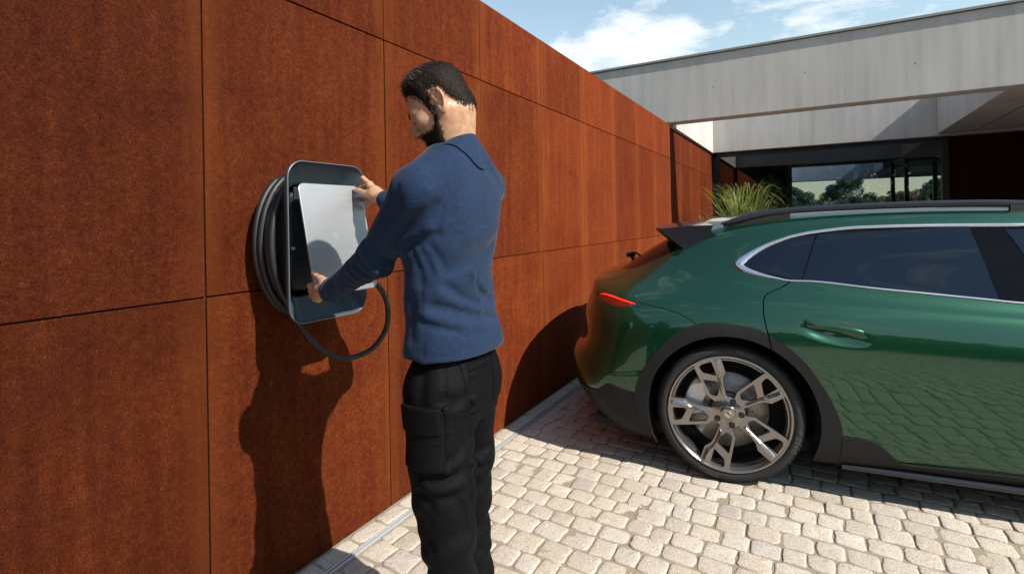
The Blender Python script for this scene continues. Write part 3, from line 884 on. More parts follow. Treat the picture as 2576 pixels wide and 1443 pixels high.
# ================================================================== BODY PANELS
def car_disp(P):
    x, z = P[:, 0], P[:, 2]
    d = np.zeros(len(P))
    side = P[:, 1] > 0.75
    for cx_ in (0.475, 1.90):                              # hollow behind the door handles
        dx = (x - cx_); dz = (z - (0.797 if cx_ < 1 else 0.775)) + 0.165 * dx
        q = (dx / 0.120) ** 2 + (dz / 0.036) ** 2
        d -= 0.016 * np.exp(-q ** 2) * side
    t = np.clip((x - 0.03) / 0.43, 0, 1)                   # lens-shaped crease below the rear window
    zc = 1.024 - 0.028 * t - 0.006 * np.sin(np.pi * t)
    hw = 0.004 + 0.011 * np.sin(np.pi * t)
    d -= 0.007 * np.exp(-((z - zc) / hw) ** 2) * np.sin(np.pi * t) ** 0.7 * side * ((x > 0.03) & (x < 0.46))
    return d
def car_surf(u, v):
    P, n, du, dv = car_eval(u, v, True)
    return P + n * car_disp(P)[:, None]
def car_full(u, v):
    e = 0.004
    P, n, du, dv = car_eval(u, v, True)
    P = P + n * car_disp(P)[:, None]
    a = car_surf(np.minimum(u + e, CAR_UMAX), v) - car_surf(np.maximum(u - e, 0), v)
    b = car_surf(u, np.minimum(v + e, CAR_VMAX)) - car_surf(u, np.maximum(v - e, 0))
    n2 = np.cross(b, a); n2 /= np.maximum(np.linalg.norm(n2, axis=1)[:, None], 1e-12)
    bad = np.linalg.norm(np.cross(b, a), axis=1) < 1e-12
    n2[bad] = n[bad]
    return P, n2
LN = CAR_LINES
def strip_uv(poly, w):
    """thin band of width w metres around a polyline given in surface coordinates"""
    A = np.array(poly, float)
    P, n, du, dv = car_eval(A[:, 0], A[:, 1], True)
    T = np.gradient(P, axis=0); T /= np.linalg.norm(T, axis=1)[:, None]
    S = np.cross(n, T)
    out = []
    for k in range(len(A)):
        M = np.array([[du[k] @ du[k], du[k] @ dv[k]], [du[k] @ dv[k], dv[k] @ dv[k]]])
        out.append(np.linalg.solve(M, np.array([du[k] @ S[k], dv[k] @ S[k]])) * w / 2)
    out = np.array(out)
    return np.concatenate([A + out, (A - out)[::-1]])
def dense(poly, n=5):
    return [tuple(p[:2]) for p in catmull([(a, b, 0) for a, b in poly], n)]
dlo = LN['dlo_top'] + LN['dlo_top2'] + LN['dlo_front'] + LN['dlo_bot'] + LN['dlo_bot2']
dlo = [tuple(p[:2]) for p in catmull([(a, b, 0) for a, b in dlo], 4, True)]
door_rear = LN['door_rear_edge'][:-1] + LN['door_rear_edge2'][1:]
seam = LN['seam']
arch_cut_r = [(LN['arch_cut_rear'][0][0], 0.0)] + LN['arch_cut_rear'] + [(LN['arch_cut_rear'][-1][0], 0.0)]
arch_cut_f = [(LN['arch_cut_front'][0][0], 0.0)] + LN['arch_cut_front'] + [(LN['arch_cut_front'][-1][0], 0.0)]
ao = dense(LN['arch_out'], 4)
arch_out_r = [(3.95, 1.2), (3.95, 2.0)] + ao + [(6.10, 1.3), (6.05, 0.5), (5.5, 0.3), (4.4, 0.3)]
arch_out_f = [(9.99, 0.9)] + LN['arch_out_front'] + [(12.16, 0.8)]
sill = [(5.80, 0.0), (5.86, 1.2)] + [LN['sill_top'][0]] + dense(LN['sill_top'], 3)[1:] + LN['sill_front'][1:] + [(10.15, 1.2), (10.18, 0.0)]
clad = [(0, 0), (0, 1.55), (1.2, 1.58), (1.9, 1.66)] + dense(LN['clad_rear_top'], 3) + [(4.22, 2.3), (4.25, 0.0)]
bumper = [(0, 1.4), (0, 7.0), (1.2, 7.0), (2.0, 6.98), (2.4, 6.98), (2.94, 6.86), (3.36, 6.80), (3.61, 6.77), (3.8, 6.9), (3.93, 7.1)] + seam[1:] + [(4.9, 5.6), (4.4, 2.0), (4.25, 1.0)]
tailgate = [(0, 7.5), (1.0, 7.5), (1.50, 7.60)] + LN['hatch_seam'] + [(2.20, 9.15), (2.20, 9.6), (0, 9.6)]
hg = LN['hatch_glass']
hatch_glass = [(0, 8.70)] + hg + [(3.12, 10.75), (2.6, 11.0), (1.5, 11.15), (0, 11.2)]
spoil = [(0.0, 10.95), (1.2, 10.9), (2.4, 10.72), (3.0, 10.36), (3.156, 10.34)] + LN['spoiler_fin2'][:2:-1] + [LN['spoiler_fin2'][2], (2.2, 11.72), (1.2, 11.78), (0, 11.8)]
door_r = [p for p in LN['dlo_bot'][::-1]]
rear_door = [LN['dlo_bot2'][0]] + door_rear[1:] + [(5.5, 4.9), (5.95, 1.5)] + LN['sill_top'][1:] + LN['door_bottom'][1:4] + LN['b_line'][::-1] + LN['dlo_bot']
front_door = LN['b_line'] + LN['door_bottom'][3:] + LN['door_front'][1:] + [(9.3, 9.2), (9.112, 9.172), (8.711, 9.094), (8.33, 9.05), (7.975, 9.006), (7.661, 8.99)]
windscreen = [(10.1, 9.25), (11, 9.2), (15, 9.12), (15, 11.75), (11, 11.6), (10.2, 11.2), (10.05, 10.2)]
headlamp = [(12.25, 7.2), (12.5, 6.2), (13.0, 5.9), (13.5, 6.2), (13.45, 6.9), (13.0, 7.5), (12.5, 7.7)]
intake = [(13.0, 1.0), (13.1, 2.4), (13.9, 2.6), (15, 2.5), (15, 0.9)]
gaps = [strip_uv(door_rear, 0.0055), strip_uv(LN['b_line'], 0.005), strip_uv(LN['door_bottom'] + LN['door_front'][1:], 0.005),
        strip_uv(seam, 0.0035), strip_uv(LN['hatch_seam'], 0.0035)]
LS = [(0.62, 0.02)]
# (region, polygon) - the first match wins
REG = [('cut', arch_cut_r), ('cut', arch_cut_f),
       ('glass_quarter', LN['gl_q']), ('glass_rear', LN['gl_rear_door']), ('glass_front', LN['gl_front_door'])]
REG += [('gap', g) for g in gaps]
REG += [('dlo', dlo), ('arch', arch_out_r), ('arch_front', arch_out_f), ('sill', sill), ('clad', clad), ('led', LN['tail_led']), ('tail', LN['tail']),
        ('spoil', spoil), ('hatch_glass', hatch_glass), ('bumper', bumper), ('tailgate', tailgate), ('rear_door', rear_door), ('front_door', front_door),
        ('windscreen', windscreen), ('headlamp', headlamp), ('intake', intake)]

def inside(poly, Q):
    A = np.array(poly, float); B = np.roll(A, -1, 0)
    x, y_ = Q[:, 0][:, None], Q[:, 1][:, None]
    c1 = (A[None, :, 1] > y_) != (B[None, :, 1] > y_)
    with np.errstate(divide='ignore', invalid='ignore'):
        xi = A[None, :, 0] + (y_ - A[None, :, 1]) * (B[None, :, 0] - A[None, :, 0]) / (B[None, :, 1] - A[None, :, 1])
    return (np.sum(c1 & (x < xi), axis=1) % 2) == 1

SU = 3.0
gu = np.linspace(0, CAR_UMAX, 15 * 13 + 1); gv = np.linspace(0, CAR_VMAX, 13 * 6 + 1)
GU, GV = np.meshgrid(gu, gv)
# staggered rows triangulate more evenly
pts = [np.stack([GU.ravel(), GV.ravel()], 1)]
for (u0, u1, v0, v1, nu_, nv_) in ((5.55, 6.55, 5.4, 7.2, 46, 34), (4.9, 6.1, 8.35, 9.15, 46, 22), (8.6, 9.5, 5.4, 7.0, 30, 24)):
    a, b = np.meshgrid(np.linspace(u0, u1, nu_), np.linspace(v0, v1, nv_))
    pts.append(np.stack([a.ravel() + 0.0007, b.ravel() + 0.0011], 1))
pts = np.concatenate(pts)
verts2 = [Vector((u * SU, v)) for u, v in pts]
edges2 = []
for nm, poly in REG:
    b0 = len(verts2)
    # resample long edges so that curves on the surface stay curves
    rs = []
    for (a, b) in zip(poly, list(poly[1:]) + [poly[0]]):
        k = max(1, int(max(abs(a[0] - b[0]) * 10, abs(a[1] - b[1]) * 5)))
        for i in range(k):
            t = i / k
            rs.append((a[0] + (b[0] - a[0]) * t, a[1] + (b[1] - a[1]) * t))
    for u, v in rs:
        verts2.append(Vector((min(max(u, 0), CAR_UMAX) * SU, min(max(v, 0), CAR_VMAX))))
    m_ = len(rs)
    edges2 += [(b0 + i, b0 + (i + 1) % m_) for i in range(m_)]
cv, ce, cf, _, _, _ = delaunay_2d_cdt(verts2, edges2, [], 0, 1e-5)
cv = np.array([(p.x / SU, p.y) for p in cv]); cf = np.array([f for f in cf if len(f) == 3])
cen = cv[cf].mean(1)
lab = np.full(len(cf), -1)
names = ['body'] + list(dict.fromkeys(n for n, _ in REG))
for nm, poly in REG:
    k = inside(poly, cen)
    lab[(lab < 0) & k] = names.index(nm)
lab[lab < 0] = 0
CP, CN = car_full(cv[:, 0], cv[:, 1])

def panel(name, regs, mat, parent, side, offset=0.0, flange=0.010, extra=None):
    """mesh of one or several regions; side +1, -1 or 0 (both halves welded)"""
    ids = [names.index(r) for r in regs]
    F = cf[np.isin(lab, ids)]
    used, inv_ = np.unique(F, return_inverse=True)
    F = inv_.reshape(-1, 3)
    P, N_ = CP[used] + CN[used] * offset, CN[used].copy()
    # counter-clockwise seen from outside (+y half)
    fn = np.cross(P[F[:, 1]] - P[F[:, 0]], P[F[:, 2]] - P[F[:, 0]])
    flip = np.einsum('ij,ij->i', fn, N_[F].mean(1)) < 0
    F[flip] = F[flip][:, ::-1]
    def half(s):
        return P * np.array([1, s, 1]), N_ * np.array([1, s, 1]), (F if s > 0 else F[:, ::-1])
    if side:
        V, NN, FF = half(side)
    else:
        a, b = half(1), half(-1)
        V = np.concatenate([a[0], b[0]]); NN = np.concatenate([a[1], b[1]]); FF = np.concatenate([a[2], b[2] + len(P)])
    FF = FF.tolist()
    ed = {}
    for f in FF:
        for i in range(3):
            e = (f[i], f[(i + 1) % 3]); k = (min(e), max(e))
            ed.setdefault(k, []).append(e)
    V = V.tolist(); NV = NN.tolist()
    LNm = [[NV[i] for i in f] for f in FF]
    if flange > 0:
        rim_map = {}
        for k, es in ed.items():
            if len(es) != 1: continue
            a, b = es[0]
            if abs(V[a][1]) < 2e-3 and abs(V[b][1]) < 2e-3: continue
            for q in (a, b):
                if q not in rim_map:
                    rim_map[q] = len(V)
                    V.append([V[q][i] - NV[q][i] * flange for i in range(3)])
            quad = [b, a, rim_map[a], rim_map[b]]
            p0, p1, p2 = (Vector(V[q]) for q in quad[:3])
            nn = (p1 - p0).cross(p2 - p0)
            nn = list(nn.normalized()) if nn.length > 1e-12 else NV[a]
            FF.append(quad); LNm.append([nn] * 4)
    me = bpy.data.meshes.new(name)
    me.from_pydata(V, [], FF)
    me.polygons.foreach_set('use_smooth', [True] * len(FF))
    flat = [tuple(n_) for f in LNm for n_ in f]
    me.normals_split_custom_set(flat)
    return link(name, me, parent, mat)

car = empty('parked_car', (1.241, 3.7645, 0.003), R(9.1))
tag(car, 'dark green estate car with grey arch cladding parked with its tail towards the rusty wall', 'car')
body = panel('body', ['body'], M_paint, car, 0, 0.0, 0.012)
panel('rear_bumper', ['bumper'], M_paint, car, 0, 0.0, 0.012)
panel('tailgate', ['tailgate'], M_paint, car, 0, 0.0, 0.012)
panel('rear_window', ['hatch_glass'], M_cglass, car, 0, -0.001, 0.006)
panel('windscreen', ['windscreen'], M_cglass, car, 0, -0.001, 0.006)
panel('lower_bumper_cladding', ['clad'], M_clad, car, 0, 0.006, 0.03)
panel('air_intake', ['intake'], M_black, car, 0, -0.02, 0.0)
for s in (-1, 1):
    door = panel('door', ['rear_door'], M_paint, car, s, 0.0, 0.014)
    tag(door, 'rear side door')
    fdoor = panel('door', ['front_door'], M_paint, car, s, 0.0, 0.014)
    tag(fdoor, 'front side door')
    for nm in ('glass_quarter', 'glass_rear', 'glass_front'):
        panel('side_window', [nm], M_cglass, car, s, -0.0015, 0.004)
    panel('wheel_arch_cladding', ['arch'], M_clad, car, s, 0.008, 0.05)
    panel('wheel_arch_cladding', ['arch_front'], M_clad, car, s, 0.008, 0.05)
    panel('sill_cladding', ['sill'], M_clad, car, s, 0.010, 0.03)
    tl_ = panel('tail_light', ['tail'], M_tail, car, s, -0.006, 0.006)
    panel('light_bar', ['led'], M_led, tl_, s, -0.002, 0.006)
    panel('headlight', ['headlamp'], M_cglass, car, s, -0.002, 0.01)
    # window surround: black base and a bright silver strip round its edge
    sur = panel('window_surround', ['dlo'], M_gblack, car, s, -0.004, 0.004)
    def on_surf(poly, off):
        A = np.array(poly, float)
        P, n = car_full(A[:, 0], A[:, 1])
        return (P + n * off) * np.array([1, s, 1]), n * np.array([1, s, 1])
    cen_p = np.mean(np.array(dlo), 0)
    outer = np.array(dlo)
    P0, n0 = on_surf(outer, 0.0)
    T_ = np.roll(P0, -1, 0) - np.roll(P0, 1, 0); T_ /= np.linalg.norm(T_, axis=1)[:, None]
    Sd = np.cross(n0, T_)
    # point the strip to the inside of the window outline
    ci = P0.mean(0)
    if np.mean(np.einsum('ij,ij->i', Sd, ci - P0)) < 0: Sd = -Sd
    tipw = np.clip((0.34 - P0[:, 0]) / 0.26, 0, 1)
    up = (P0[:, 2] > 1.12)
    wd = 0.011 + 0.005 * up + 0.028 * tipw ** 2.2
    V, F = [], []
    m_ = len(P0)
    for k in range(m_):
        w = wd[k]
        for a_, h_ in ((0.0005, -0.003), (0.001, 0.0035), (w * 0.35, 0.0055), (w * 0.8, 0.0045), (w, -0.003)):
            V.append(P0[k] + Sd[k] * a_ + n0[k] * h_)
    for k in range(m_):
        j = (k + 1) % m_
        for i in range(4):
            q = (k * 5 + i, k * 5 + i + 1, j * 5 + i + 1, j * 5 + i)
            F.append(q if s > 0 else q[::-1])
    bmt = bmesh.new()
    mesh('window_trim', V, F, M_satin_silver, car, True)
    # flush door handle hovering over its hollow
    for hx, hz, lines in ((0, 0, LN['handle']),):
        hp = np.array([p[:2] for p in catmull([(a, b, 0) for a, b in lines], 4, True)])
        P1, n1 = car_eval(hp[:, 0], hp[:, 1], True)[:2]
        for (dx_, dz_, par) in ((0.0, 0.0, door), (1.425, -0.022, fdoor)):
            Q = P1 + np.array([dx_, -0.006 if dx_ else 0, dz_])
            V = []
            cq = Q.mean(0); nn = n1.mean(0)
            for off, sc in ((-0.010, 0.97), (0.003, 1.0), (0.0065, 0.93), (0.0085, 0.6)):
                V += [((cq + (q - cq) * sc + nn * off) * np.array([1, s, 1])) for q in Q]
            V.append((cq + nn * 0.009) * np.array([1, s, 1]))
            m2 = len(Q)
            F = [(r * m2 + k, r * m2 + (k + 1) % m2, (r + 1) * m2 + (k + 1) % m2, (r + 1) * m2 + k) for r in range(3) for k in range(m2)]
            F += [(3 * m2 + k, 3 * m2 + (k + 1) % m2, 4 * m2) for k in range(m2)]
            o = mesh('handle', V, F, M_paint, par, True)
            bm_ = bmesh.new(); bm_.from_mesh(o.data); bmesh.ops.recalc_face_normals(bm_, faces=bm_.faces); bm_.to_mesh(o.data); bm_.free()
    # roof rail with closed foot at each end
    rp = catmull([(-0.015, 0.592, 1.330), (0.06, 0.588, 1.352), (0.19, 0.583, 1.386), (0.36, 0.580, 1.405), (0.66, 0.580, 1.417), (1.05, 0.580, 1.422), (1.35, 0.570, 1.414), (1.6, 0.55, 1.378), (1.72, 0.54, 1.335)], 8)
    V, F = [], []
    for k, p in enumerate(rp):
        e = min(1.0, min(k, len(rp) - 1 - k) / 10.0)
        hh, ww = 0.006 + 0.012 * e, 0.008 + 0.008 * e
        for a in range(10):
            an = 2 * math.pi * a / 10
            ca, sa = math.cos(an), math.sin(an)
            V.append((p[0], s * (p[1] + ww * math.copysign(abs(ca) ** 0.7, ca)), p[2] + hh * math.copysign(abs(sa) ** 0.7, sa) - hh * 0.35))
    for k in range(len(rp) - 1):
        for a in range(10):
            q = (k * 10 + a, k * 10 + (a + 1) % 10, (k + 1) * 10 + (a + 1) % 10, (k + 1) * 10 + a)
            F.append(q if s < 0 else q[::-1])
    F.append(tuple(range(10))); F.append(tuple(len(V) - 10 + a for a in range(10)))
    rail = mesh('roof_rail', V, F, M_gloss_grey, car, True)
    for x0, x1 in ((0.0, 0.345), (1.30, 1.70)):
        xs = np.linspace(x0, x1, 9)
        zt = np.interp(xs, [p[0] for p in rp], [p[2] for p in rp]) - 0.008
        V = []
        for x_, z_ in zip(xs, zt):
            for dy in (-0.010, 0.010):
                V += [(x_, s * (0.582 + dy), z_), (x_, s * (0.582 + dy), 1.31)]
        F = [(i * 4, i * 4 + 1, i * 4 + 5, i * 4 + 4) for i in range(8)] + [(i * 4 + 2, i * 4 + 6, i * 4 + 7, i * 4 + 3) for i in range(8)] + [(0, 2, 3, 1), (32, 33, 35, 34)]
        mesh('rail_foot', V, F, M_black, rail)
    # door mirror
    bmm = bmesh.new(); bmesh.ops.create_uvsphere(bmm, u_segments=20, v_segments=12, radius=1)
    for v_ in bmm.verts:
        x, y_, z = v_.co
        v_.co = (1.98 + 0.075 * x - (0.03 if x < 0 else 0) * abs(x), s * (1.03 + 0.115 * y_), 1.0 + 0.062 * math.copysign(abs(z) ** 0.8, z) + 0.02 * y_)
    mir = bm_obj('door_mirror', bmm, M_paint, car, True)
    box_m = box_bm(1.955, 2.005, 0.80, 0.96, 0.955, 0.975, 0.005)
    for v_ in box_m.verts: v_.co.y *= s
    bmesh.ops.recalc_face_normals(box_m, faces=box_m.faces)
    bm_obj('mirror_stalk', box_m, M_black, mir)

# spoiler: wing blade with side fins
panel('spoiler_base', ['spoil'], M_gloss_grey, car, 0, 0.004, 0.01)
ys = np.linspace(-0.613, 0.613, 31)
V, F = [], []
for y_ in ys:
    k = abs(y_) / 0.613
    e = max(0.0, (k - 0.86) / 0.14)
    xf = -0.13 + 0.075 * k ** 3
    xr = -0.405 + 0.03 * k ** 2 + 0.03 * e ** 2
    zf = 1.352 - 0.020 * k ** 2 - 0.045 * max(0, k - 0.7) ** 1.2
    zr = 1.316 - 0.012 * k ** 2
    drop = 0.012 + 0.105 * e ** 0.8
    V += [(xf, y_, zf), (xf * 0.55 + xr * 0.45, y_, (zf + zr) / 2 + 0.007), (xr, y_, zr), (xr - 0.004, y_, zr - 0.012), (xr + 0.03 + 0.10 * e, y_, zr - 0.020 - drop * 0.9), (xf - 0.04, y_, min(zf - 0.03, 1.30) - 0.085 * e)]
n6 = 6
for i in range(len(ys) - 1):
    for k in range(n6):
        F.append((i * n6 + k, (i + 1) * n6 + k, (i + 1) * n6 + (k + 1) % n6, i * n6 + (k + 1) % n6))
F.append(tuple(range(n6))); F.append(tuple(len(V) - n6 + k for k in range(n6)))
sp = mesh('spoiler', V, F, M_gloss_grey, car, True)
bm_ = bmesh.new(); bm_.from_mesh(sp.data); bmesh.ops.recalc_face_normals(bm_, faces=bm_.faces); bm_.to_mesh(sp.data); bm_.free()
mod = sp.modifiers.new('edge', 'EDGE_SPLIT'); mod.split_angle = R(35)
# rear wiper
wip = mesh('rear_wiper', *tube([(-0.60, 0.0, 1.075), (-0.61, -0.02, 1.115), (-0.56, -0.16, 1.13), (-0.50, -0.36, 1.125)], [0.012, 0.011, 0.008, 0.006], 8), M_black, car, True)
box_w = box_bm(-0.64, -0.585, -0.05, 0.03, 1.09, 1.125, 0.008, 2)
bm_obj('wiper_cap', box_w, M_black, wip)
# underbody and wheel arch liners
box('underbody', -0.72, 3.5, -0.84, 0.84, 0.165, 0.24, M_liner, car, 0.02)
for wx in (0.005, 2.909):
    for s in (-1, 1):
        V, F = [], []
        N_ = 40
        for k in range(N_ + 1):
            a = R(-28) + R(236) * k / N_
            for y_ in (0.60, 0.952):
                V.append((wx + 0.412 * math.cos(a), s * y_, 0.352 + 0.412 * math.sin(a)))
        for k in range(N_):
            F.append((2 * k, 2 * k + 1, 2 * k + 3, 2 * k + 2))
        F.append(tuple(2 * k for k in range(N_ + 1)))
        mesh('arch_liner', V, F, M_liner, car)
# sill runner: lighter blade under the doors
for s in (-1, 1):
    rp = [(0.50, 0.940, 0.158), (0.75, 0.950, 0.160), (1.2, 0.953, 0.158), (1.8, 0.953, 0.158), (2.4, 0.945, 0.165)]
    pr = catmull(rp, 8)
    V, F = [], []
    for p in pr:
        for dy, dz in ((-0.05, 0.0), (0.0, 0.006), (0.006, 0.018), (0.0, 0.030), (-0.05, 0.028)):
            V.append((p[0], s * (p[1] + dy), p[2] + dz - 0.018))
    for k in range(len(pr) - 1):
        for i in range(4):
            q = (k * 5 + i, k * 5 + i + 1, (k + 1) * 5 + i + 1, (k + 1) * 5 + i)
            F.append(q if s > 0 else q[::-1])
    mesh('sill_blade', V, F, M_gloss_grey, car, True)

# ================================================================== WHEELS
def lathe(prof, n=72, y_sign=-1):
    """profile of (radius, outward) about the axle; outward = towards -y"""
    V, F = [], []
    for k in range(n):
        a = 2 * math.pi * k / n
        for r, o in prof:
            V.append((r * math.cos(a), -o, r * math.sin(a)))
    m_ = len(prof)
    for k in range(n):
        j = (k + 1) % n
        for i in range(m_ - 1):
            F.append((k * m_ + i, k * m_ + i + 1, j * m_ + i + 1, j * m_ + i))
    return V, F
def plate2d(outer, holes, zf, thick, mat, name, parent, bevel=0.0, ridge=(), rise=0.0):
    """flat-ish casting cut from an outline with holes; zf(r) gives its outward face"""
    vs, es = [], []
    for poly in [outer] + holes:
        b0 = len(vs)
        rs = []
        for a, b in zip(poly, poly[1:] + poly[:1]):
            k = max(1, int(math.dist(a, b) / 0.012))
            rs += [(a[0] + (b[0] - a[0]) * i / k, a[1] + (b[1] - a[1]) * i / k) for i in range(k)]
        vs += [Vector(p) for p in rs]
        es += [(b0 + i, b0 + (i + 1) % len(rs)) for i in range(len(rs))]
    if ridge:
        b0 = len(vs); vs += [Vector(p) for p in ridge]; es += [(b0 + i, b0 + i + 1) for i in range(len(ridge) - 1)]
    v2, e2, f2, _, _, _ = delaunay_2d_cdt(vs, es, [], 1, 1e-6)
    Q = np.array([(p.x, p.y) for p in v2]); F2 = np.array(f2)
    up_ = [rise if any(math.dist(q, r_) < 1e-4 for r_ in ridge) else 0.0 for q in Q]
    c = Q[F2].mean(1)
    keep = inside(outer, c)
    for h in holes: keep &= ~inside(h, c)
    F2 = F2[keep].tolist()
    bm = bmesh.new()
    top = [bm.verts.new((q[0], -zf(math.hypot(*q)) - u_, q[1])) for q, u_ in zip(Q, up_)]
    bot = [bm.verts.new((q[0], -zf(math.hypot(*q)) + thick, q[1])) for q in Q]
    cnt = {}
    for f in F2:
        try:
            bm.faces.new([top[i] for i in f]); bm.faces.new([bot[i] for i in f[::-1]])
        except ValueError: pass
        for i in range(3):
            a, b = f[i], f[(i + 1) % 3]
            cnt.setdefault((min(a, b), max(a, b)), []).append((a, b))
    for k, e in cnt.items():
        if len(e) == 1:
            a, b = e[0]
            bm.faces.new([top[b], top[a], bot[a], bot[b]])
    bmesh.ops.delete(bm, geom=[v for v in bm.verts if not v.link_faces], context='VERTS')
    bmesh.ops.recalc_face_normals(bm, faces=bm.faces)
    o = bm_obj(name, bm, mat, parent)
    if bevel > 0:
        md = o.modifiers.new('bevel', 'BEVEL'); md.width = bevel; md.segments = 2; md.limit_method = 'ANGLE'; md.angle_limit = R(40)
    return o
def rounded(poly, r, n=3):
    """polygon with rounded corners"""
    out = []
    m_ = len(poly)
    for i in range(m_):
        p0, p1, p2 = (np.array(poly[(i + d) % m_], float) for d in (-1, 0, 1))
        d0 = p0 - p1; d2 = p2 - p1
        rr = min(r, np.linalg.norm(d0) * 0.45, np.linalg.norm(d2) * 0.45)
        a = p1 + d0 / np.linalg.norm(d0) * rr; b = p1 + d2 / np.linalg.norm(d2) * rr
        for k in range(n + 1):
            t = k / n
            out.append(tuple((1 - t) ** 2 * a + 2 * t * (1 - t) * p1 + t * t * b))
    return out
RT = 0.354
def make_wheel(label=None):
    w = empty('wheel', (0, 0, RT), 0, car)
    tyre_prof = [(0.288, -0.26), (0.295, -0.02), (0.300, -0.006), (0.306, 0.0), (0.318, 0.003), (0.330, 0.002), (0.340, -0.004), (0.347, -0.014), (0.3515, -0.030),
                 (0.353, -0.045), (0.346, -0.0455), (0.346, -0.053), (0.3535, -0.0535), (0.354, -0.10), (0.346, -0.101), (0.346, -0.110), (0.354, -0.111),
                 (0.354, -0.165), (0.346, -0.166), (0.346, -0.175), (0.354, -0.176), (0.352, -0.24), (0.345, -0.265), (0.32, -0.28), (0.29, -0.27)]
    ty = mesh('tyre', *lathe(tyre_prof, 96), M_tyre, w, True)
    md = ty.modifiers.new('edge', 'EDGE_SPLIT'); md.split_angle = R(50)
    # shoulder blocks
    V, F = [], []
    nb = 84
    for k in range(nb):
        a0, a1 = 2 * math.pi * (k + 0.1) / nb, 2 * math.pi * (k + 0.86) / nb
        b0 = len(V)
        for (r, o_) in ((0.341, -0.0035), (0.3485, -0.0135), (0.3535, -0.030), (0.3545, -0.044)):
            for a in (a0, a1):
                V.append(((r + 0.0016) * math.cos(a), -(o_ + 0.0012), (r + 0.0016) * math.sin(a)))
        for i in range(3):
            F.append((b0 + 2 * i, b0 + 2 * i + 1, b0 + 2 * i + 3, b0 + 2 * i + 2))
    mesh('tread_blocks', V, F, M_tyre, ty)
    rim = mesh('rim', *lathe([(0.2905, -0.02), (0.2985, -0.006), (0.2995, 0.001), (0.296, 0.004), (0.2885, 0.003), (0.283, -0.003), (0.279, -0.011), (0.274, -0.013), (0.271, -0.022), (0.266, -0.03), (0.262, -0.07), (0.262, -0.20), (0.285, -0.22)], 96), M_rim, w, True)
    md = rim.modifiers.new('edge', 'EDGE_SPLIT'); md.split_angle = R(32)
    zf = lambda r: 0.002 - 0.040 * max(0.0, 1 - r / 0.292) ** 1.15
    outer = [(0.035, -0.020), (0.075, -0.012), (0.150, -0.015), (0.183, -0.021), (0.210, -0.038), (0.2895, -0.036), (0.2915, -0.015), (0.2915, 0.02), (0.286, 0.050), (0.276, 0.080),
             (0.262, 0.082), (0.235, 0.079), (0.160, 0.069), (0.100, 0.061), (0.072, 0.042), (0.040, 0.030)]
    hole1 = rounded([(0.092, 0.024), (0.105, 0.049), (0.192, 0.061), (0.168, 0.004), (0.13, 0.005)], 0.008)
    hole2 = rounded([(0.199, 0.001), (0.227, 0.053), (0.258, 0.062), (0.270, 0.052), (0.277, 0.006)], 0.007)
    WK = 1.2
    for k in range(5):
        a = R(105 + 72 * k)
        # local +y must be counter-clockwise when seen from outside (from -y, x right, z up)
        c, s_ = math.cos(a), math.sin(a)
        rot = lambda poly: [(x * c - y_ * WK * s_, x * s_ + y_ * WK * c) for x, y_ in poly]
        plate2d(rot(outer), [rot(hole1), rot(hole2)], zf, 0.026, M_rim, 'spoke', rim, 0.0045)
        # raised flat on the main blade
        rp_ = rounded([(0.09, -0.007), (0.17, -0.008), (0.19, -0.014), (0.215, -0.031), (0.282, -0.030), (0.284, -0.006), (0.20, 0.000), (0.10, 0.006)], 0.006)
        plate2d(rot(rp_), [], lambda r: zf(r) + 0.0022, 0.008, M_rim, 'spoke_flat', rim, 0.0022, rot([(0.105, 0.001), (0.15, -0.002), (0.19, -0.006), (0.215, -0.014), (0.245, -0.018), (0.272, -0.018)]), 0.0075)
    # hub, bolts, cap
    mesh('hub', *lathe([(0.0, -0.026), (0.078, -0.027), (0.084, -0.033), (0.084, -0.06)], 48), M_rim, rim, True)
    for k in range(5):
        a = R(69 + 72 * k)
        x, z = 0.064 * math.cos(a), 0.064 * math.sin(a)
        v, f = tube([(x, 0.0325, z), (x, 0.0240, z)], 0.0155, 18)
        b = mesh('bolt_recess', v, f, M_black, rim)
        v, f = tube([(x, 0.0285, z), (x, 0.0225, z)], 0.008, 6)
        mesh('bolt_head', v, f, M_rim_dark, rim)
    mesh('hub_cap', *lathe([(0.0, -0.0165), (0.030, -0.017), (0.0345, -0.019), (0.037, -0.0225), (0.038, -0.030)], 40), M_rim, rim, True)
    sh = [(-0.017, 0.020), (0.017, 0.020), (0.0175, 0.0), (0.013, -0.013), (0.0, -0.022), (-0.013, -0.013), (-0.0175, 0.0)]
    plate2d(rounded(sh, 0.003), [], lambda r: -0.0148, 0.002, M_crest, 'crest', rim)
    for px, pz, ww, hh in ((-0.0085, 0.0065, 0.0125, 0.010), (0.0085, -0.0075, 0.0105, 0.009)):
        for i in range(3):
            z_ = pz + (i - 1) * hh * 0.36
            plate2d([(px - ww / 2, z_ - hh * 0.11), (px + ww / 2, z_ - hh * 0.11), (px + ww / 2, z_ + hh * 0.11), (px - ww / 2, z_ + hh * 0.11)], [], lambda r: -0.0140, 0.001, M_crest_dk, 'crest_stripe', rim)
    plate2d([(-0.0045, 0.0055), (0.0045, 0.0055), (0.0045, -0.001), (0.0, -0.0065), (-0.0045, -0.001)], [], lambda r: -0.0135, 0.0015, M_crest_dk, 'crest_centre', rim)
    plate2d([(-0.013, 0.0180), (0.013, 0.0180), (0.013, 0.0145), (-0.013, 0.0145)], [], lambda r: -0.0140, 0.001, M_crest_dk, 'crest_band', rim)
    # brake
    bd = mesh('brake_disc', *lathe([(0.085, -0.085), (0.195, -0.085), (0.197, -0.09), (0.197, -0.12)], 64), M_disc, w, True)
    V, F = [], []
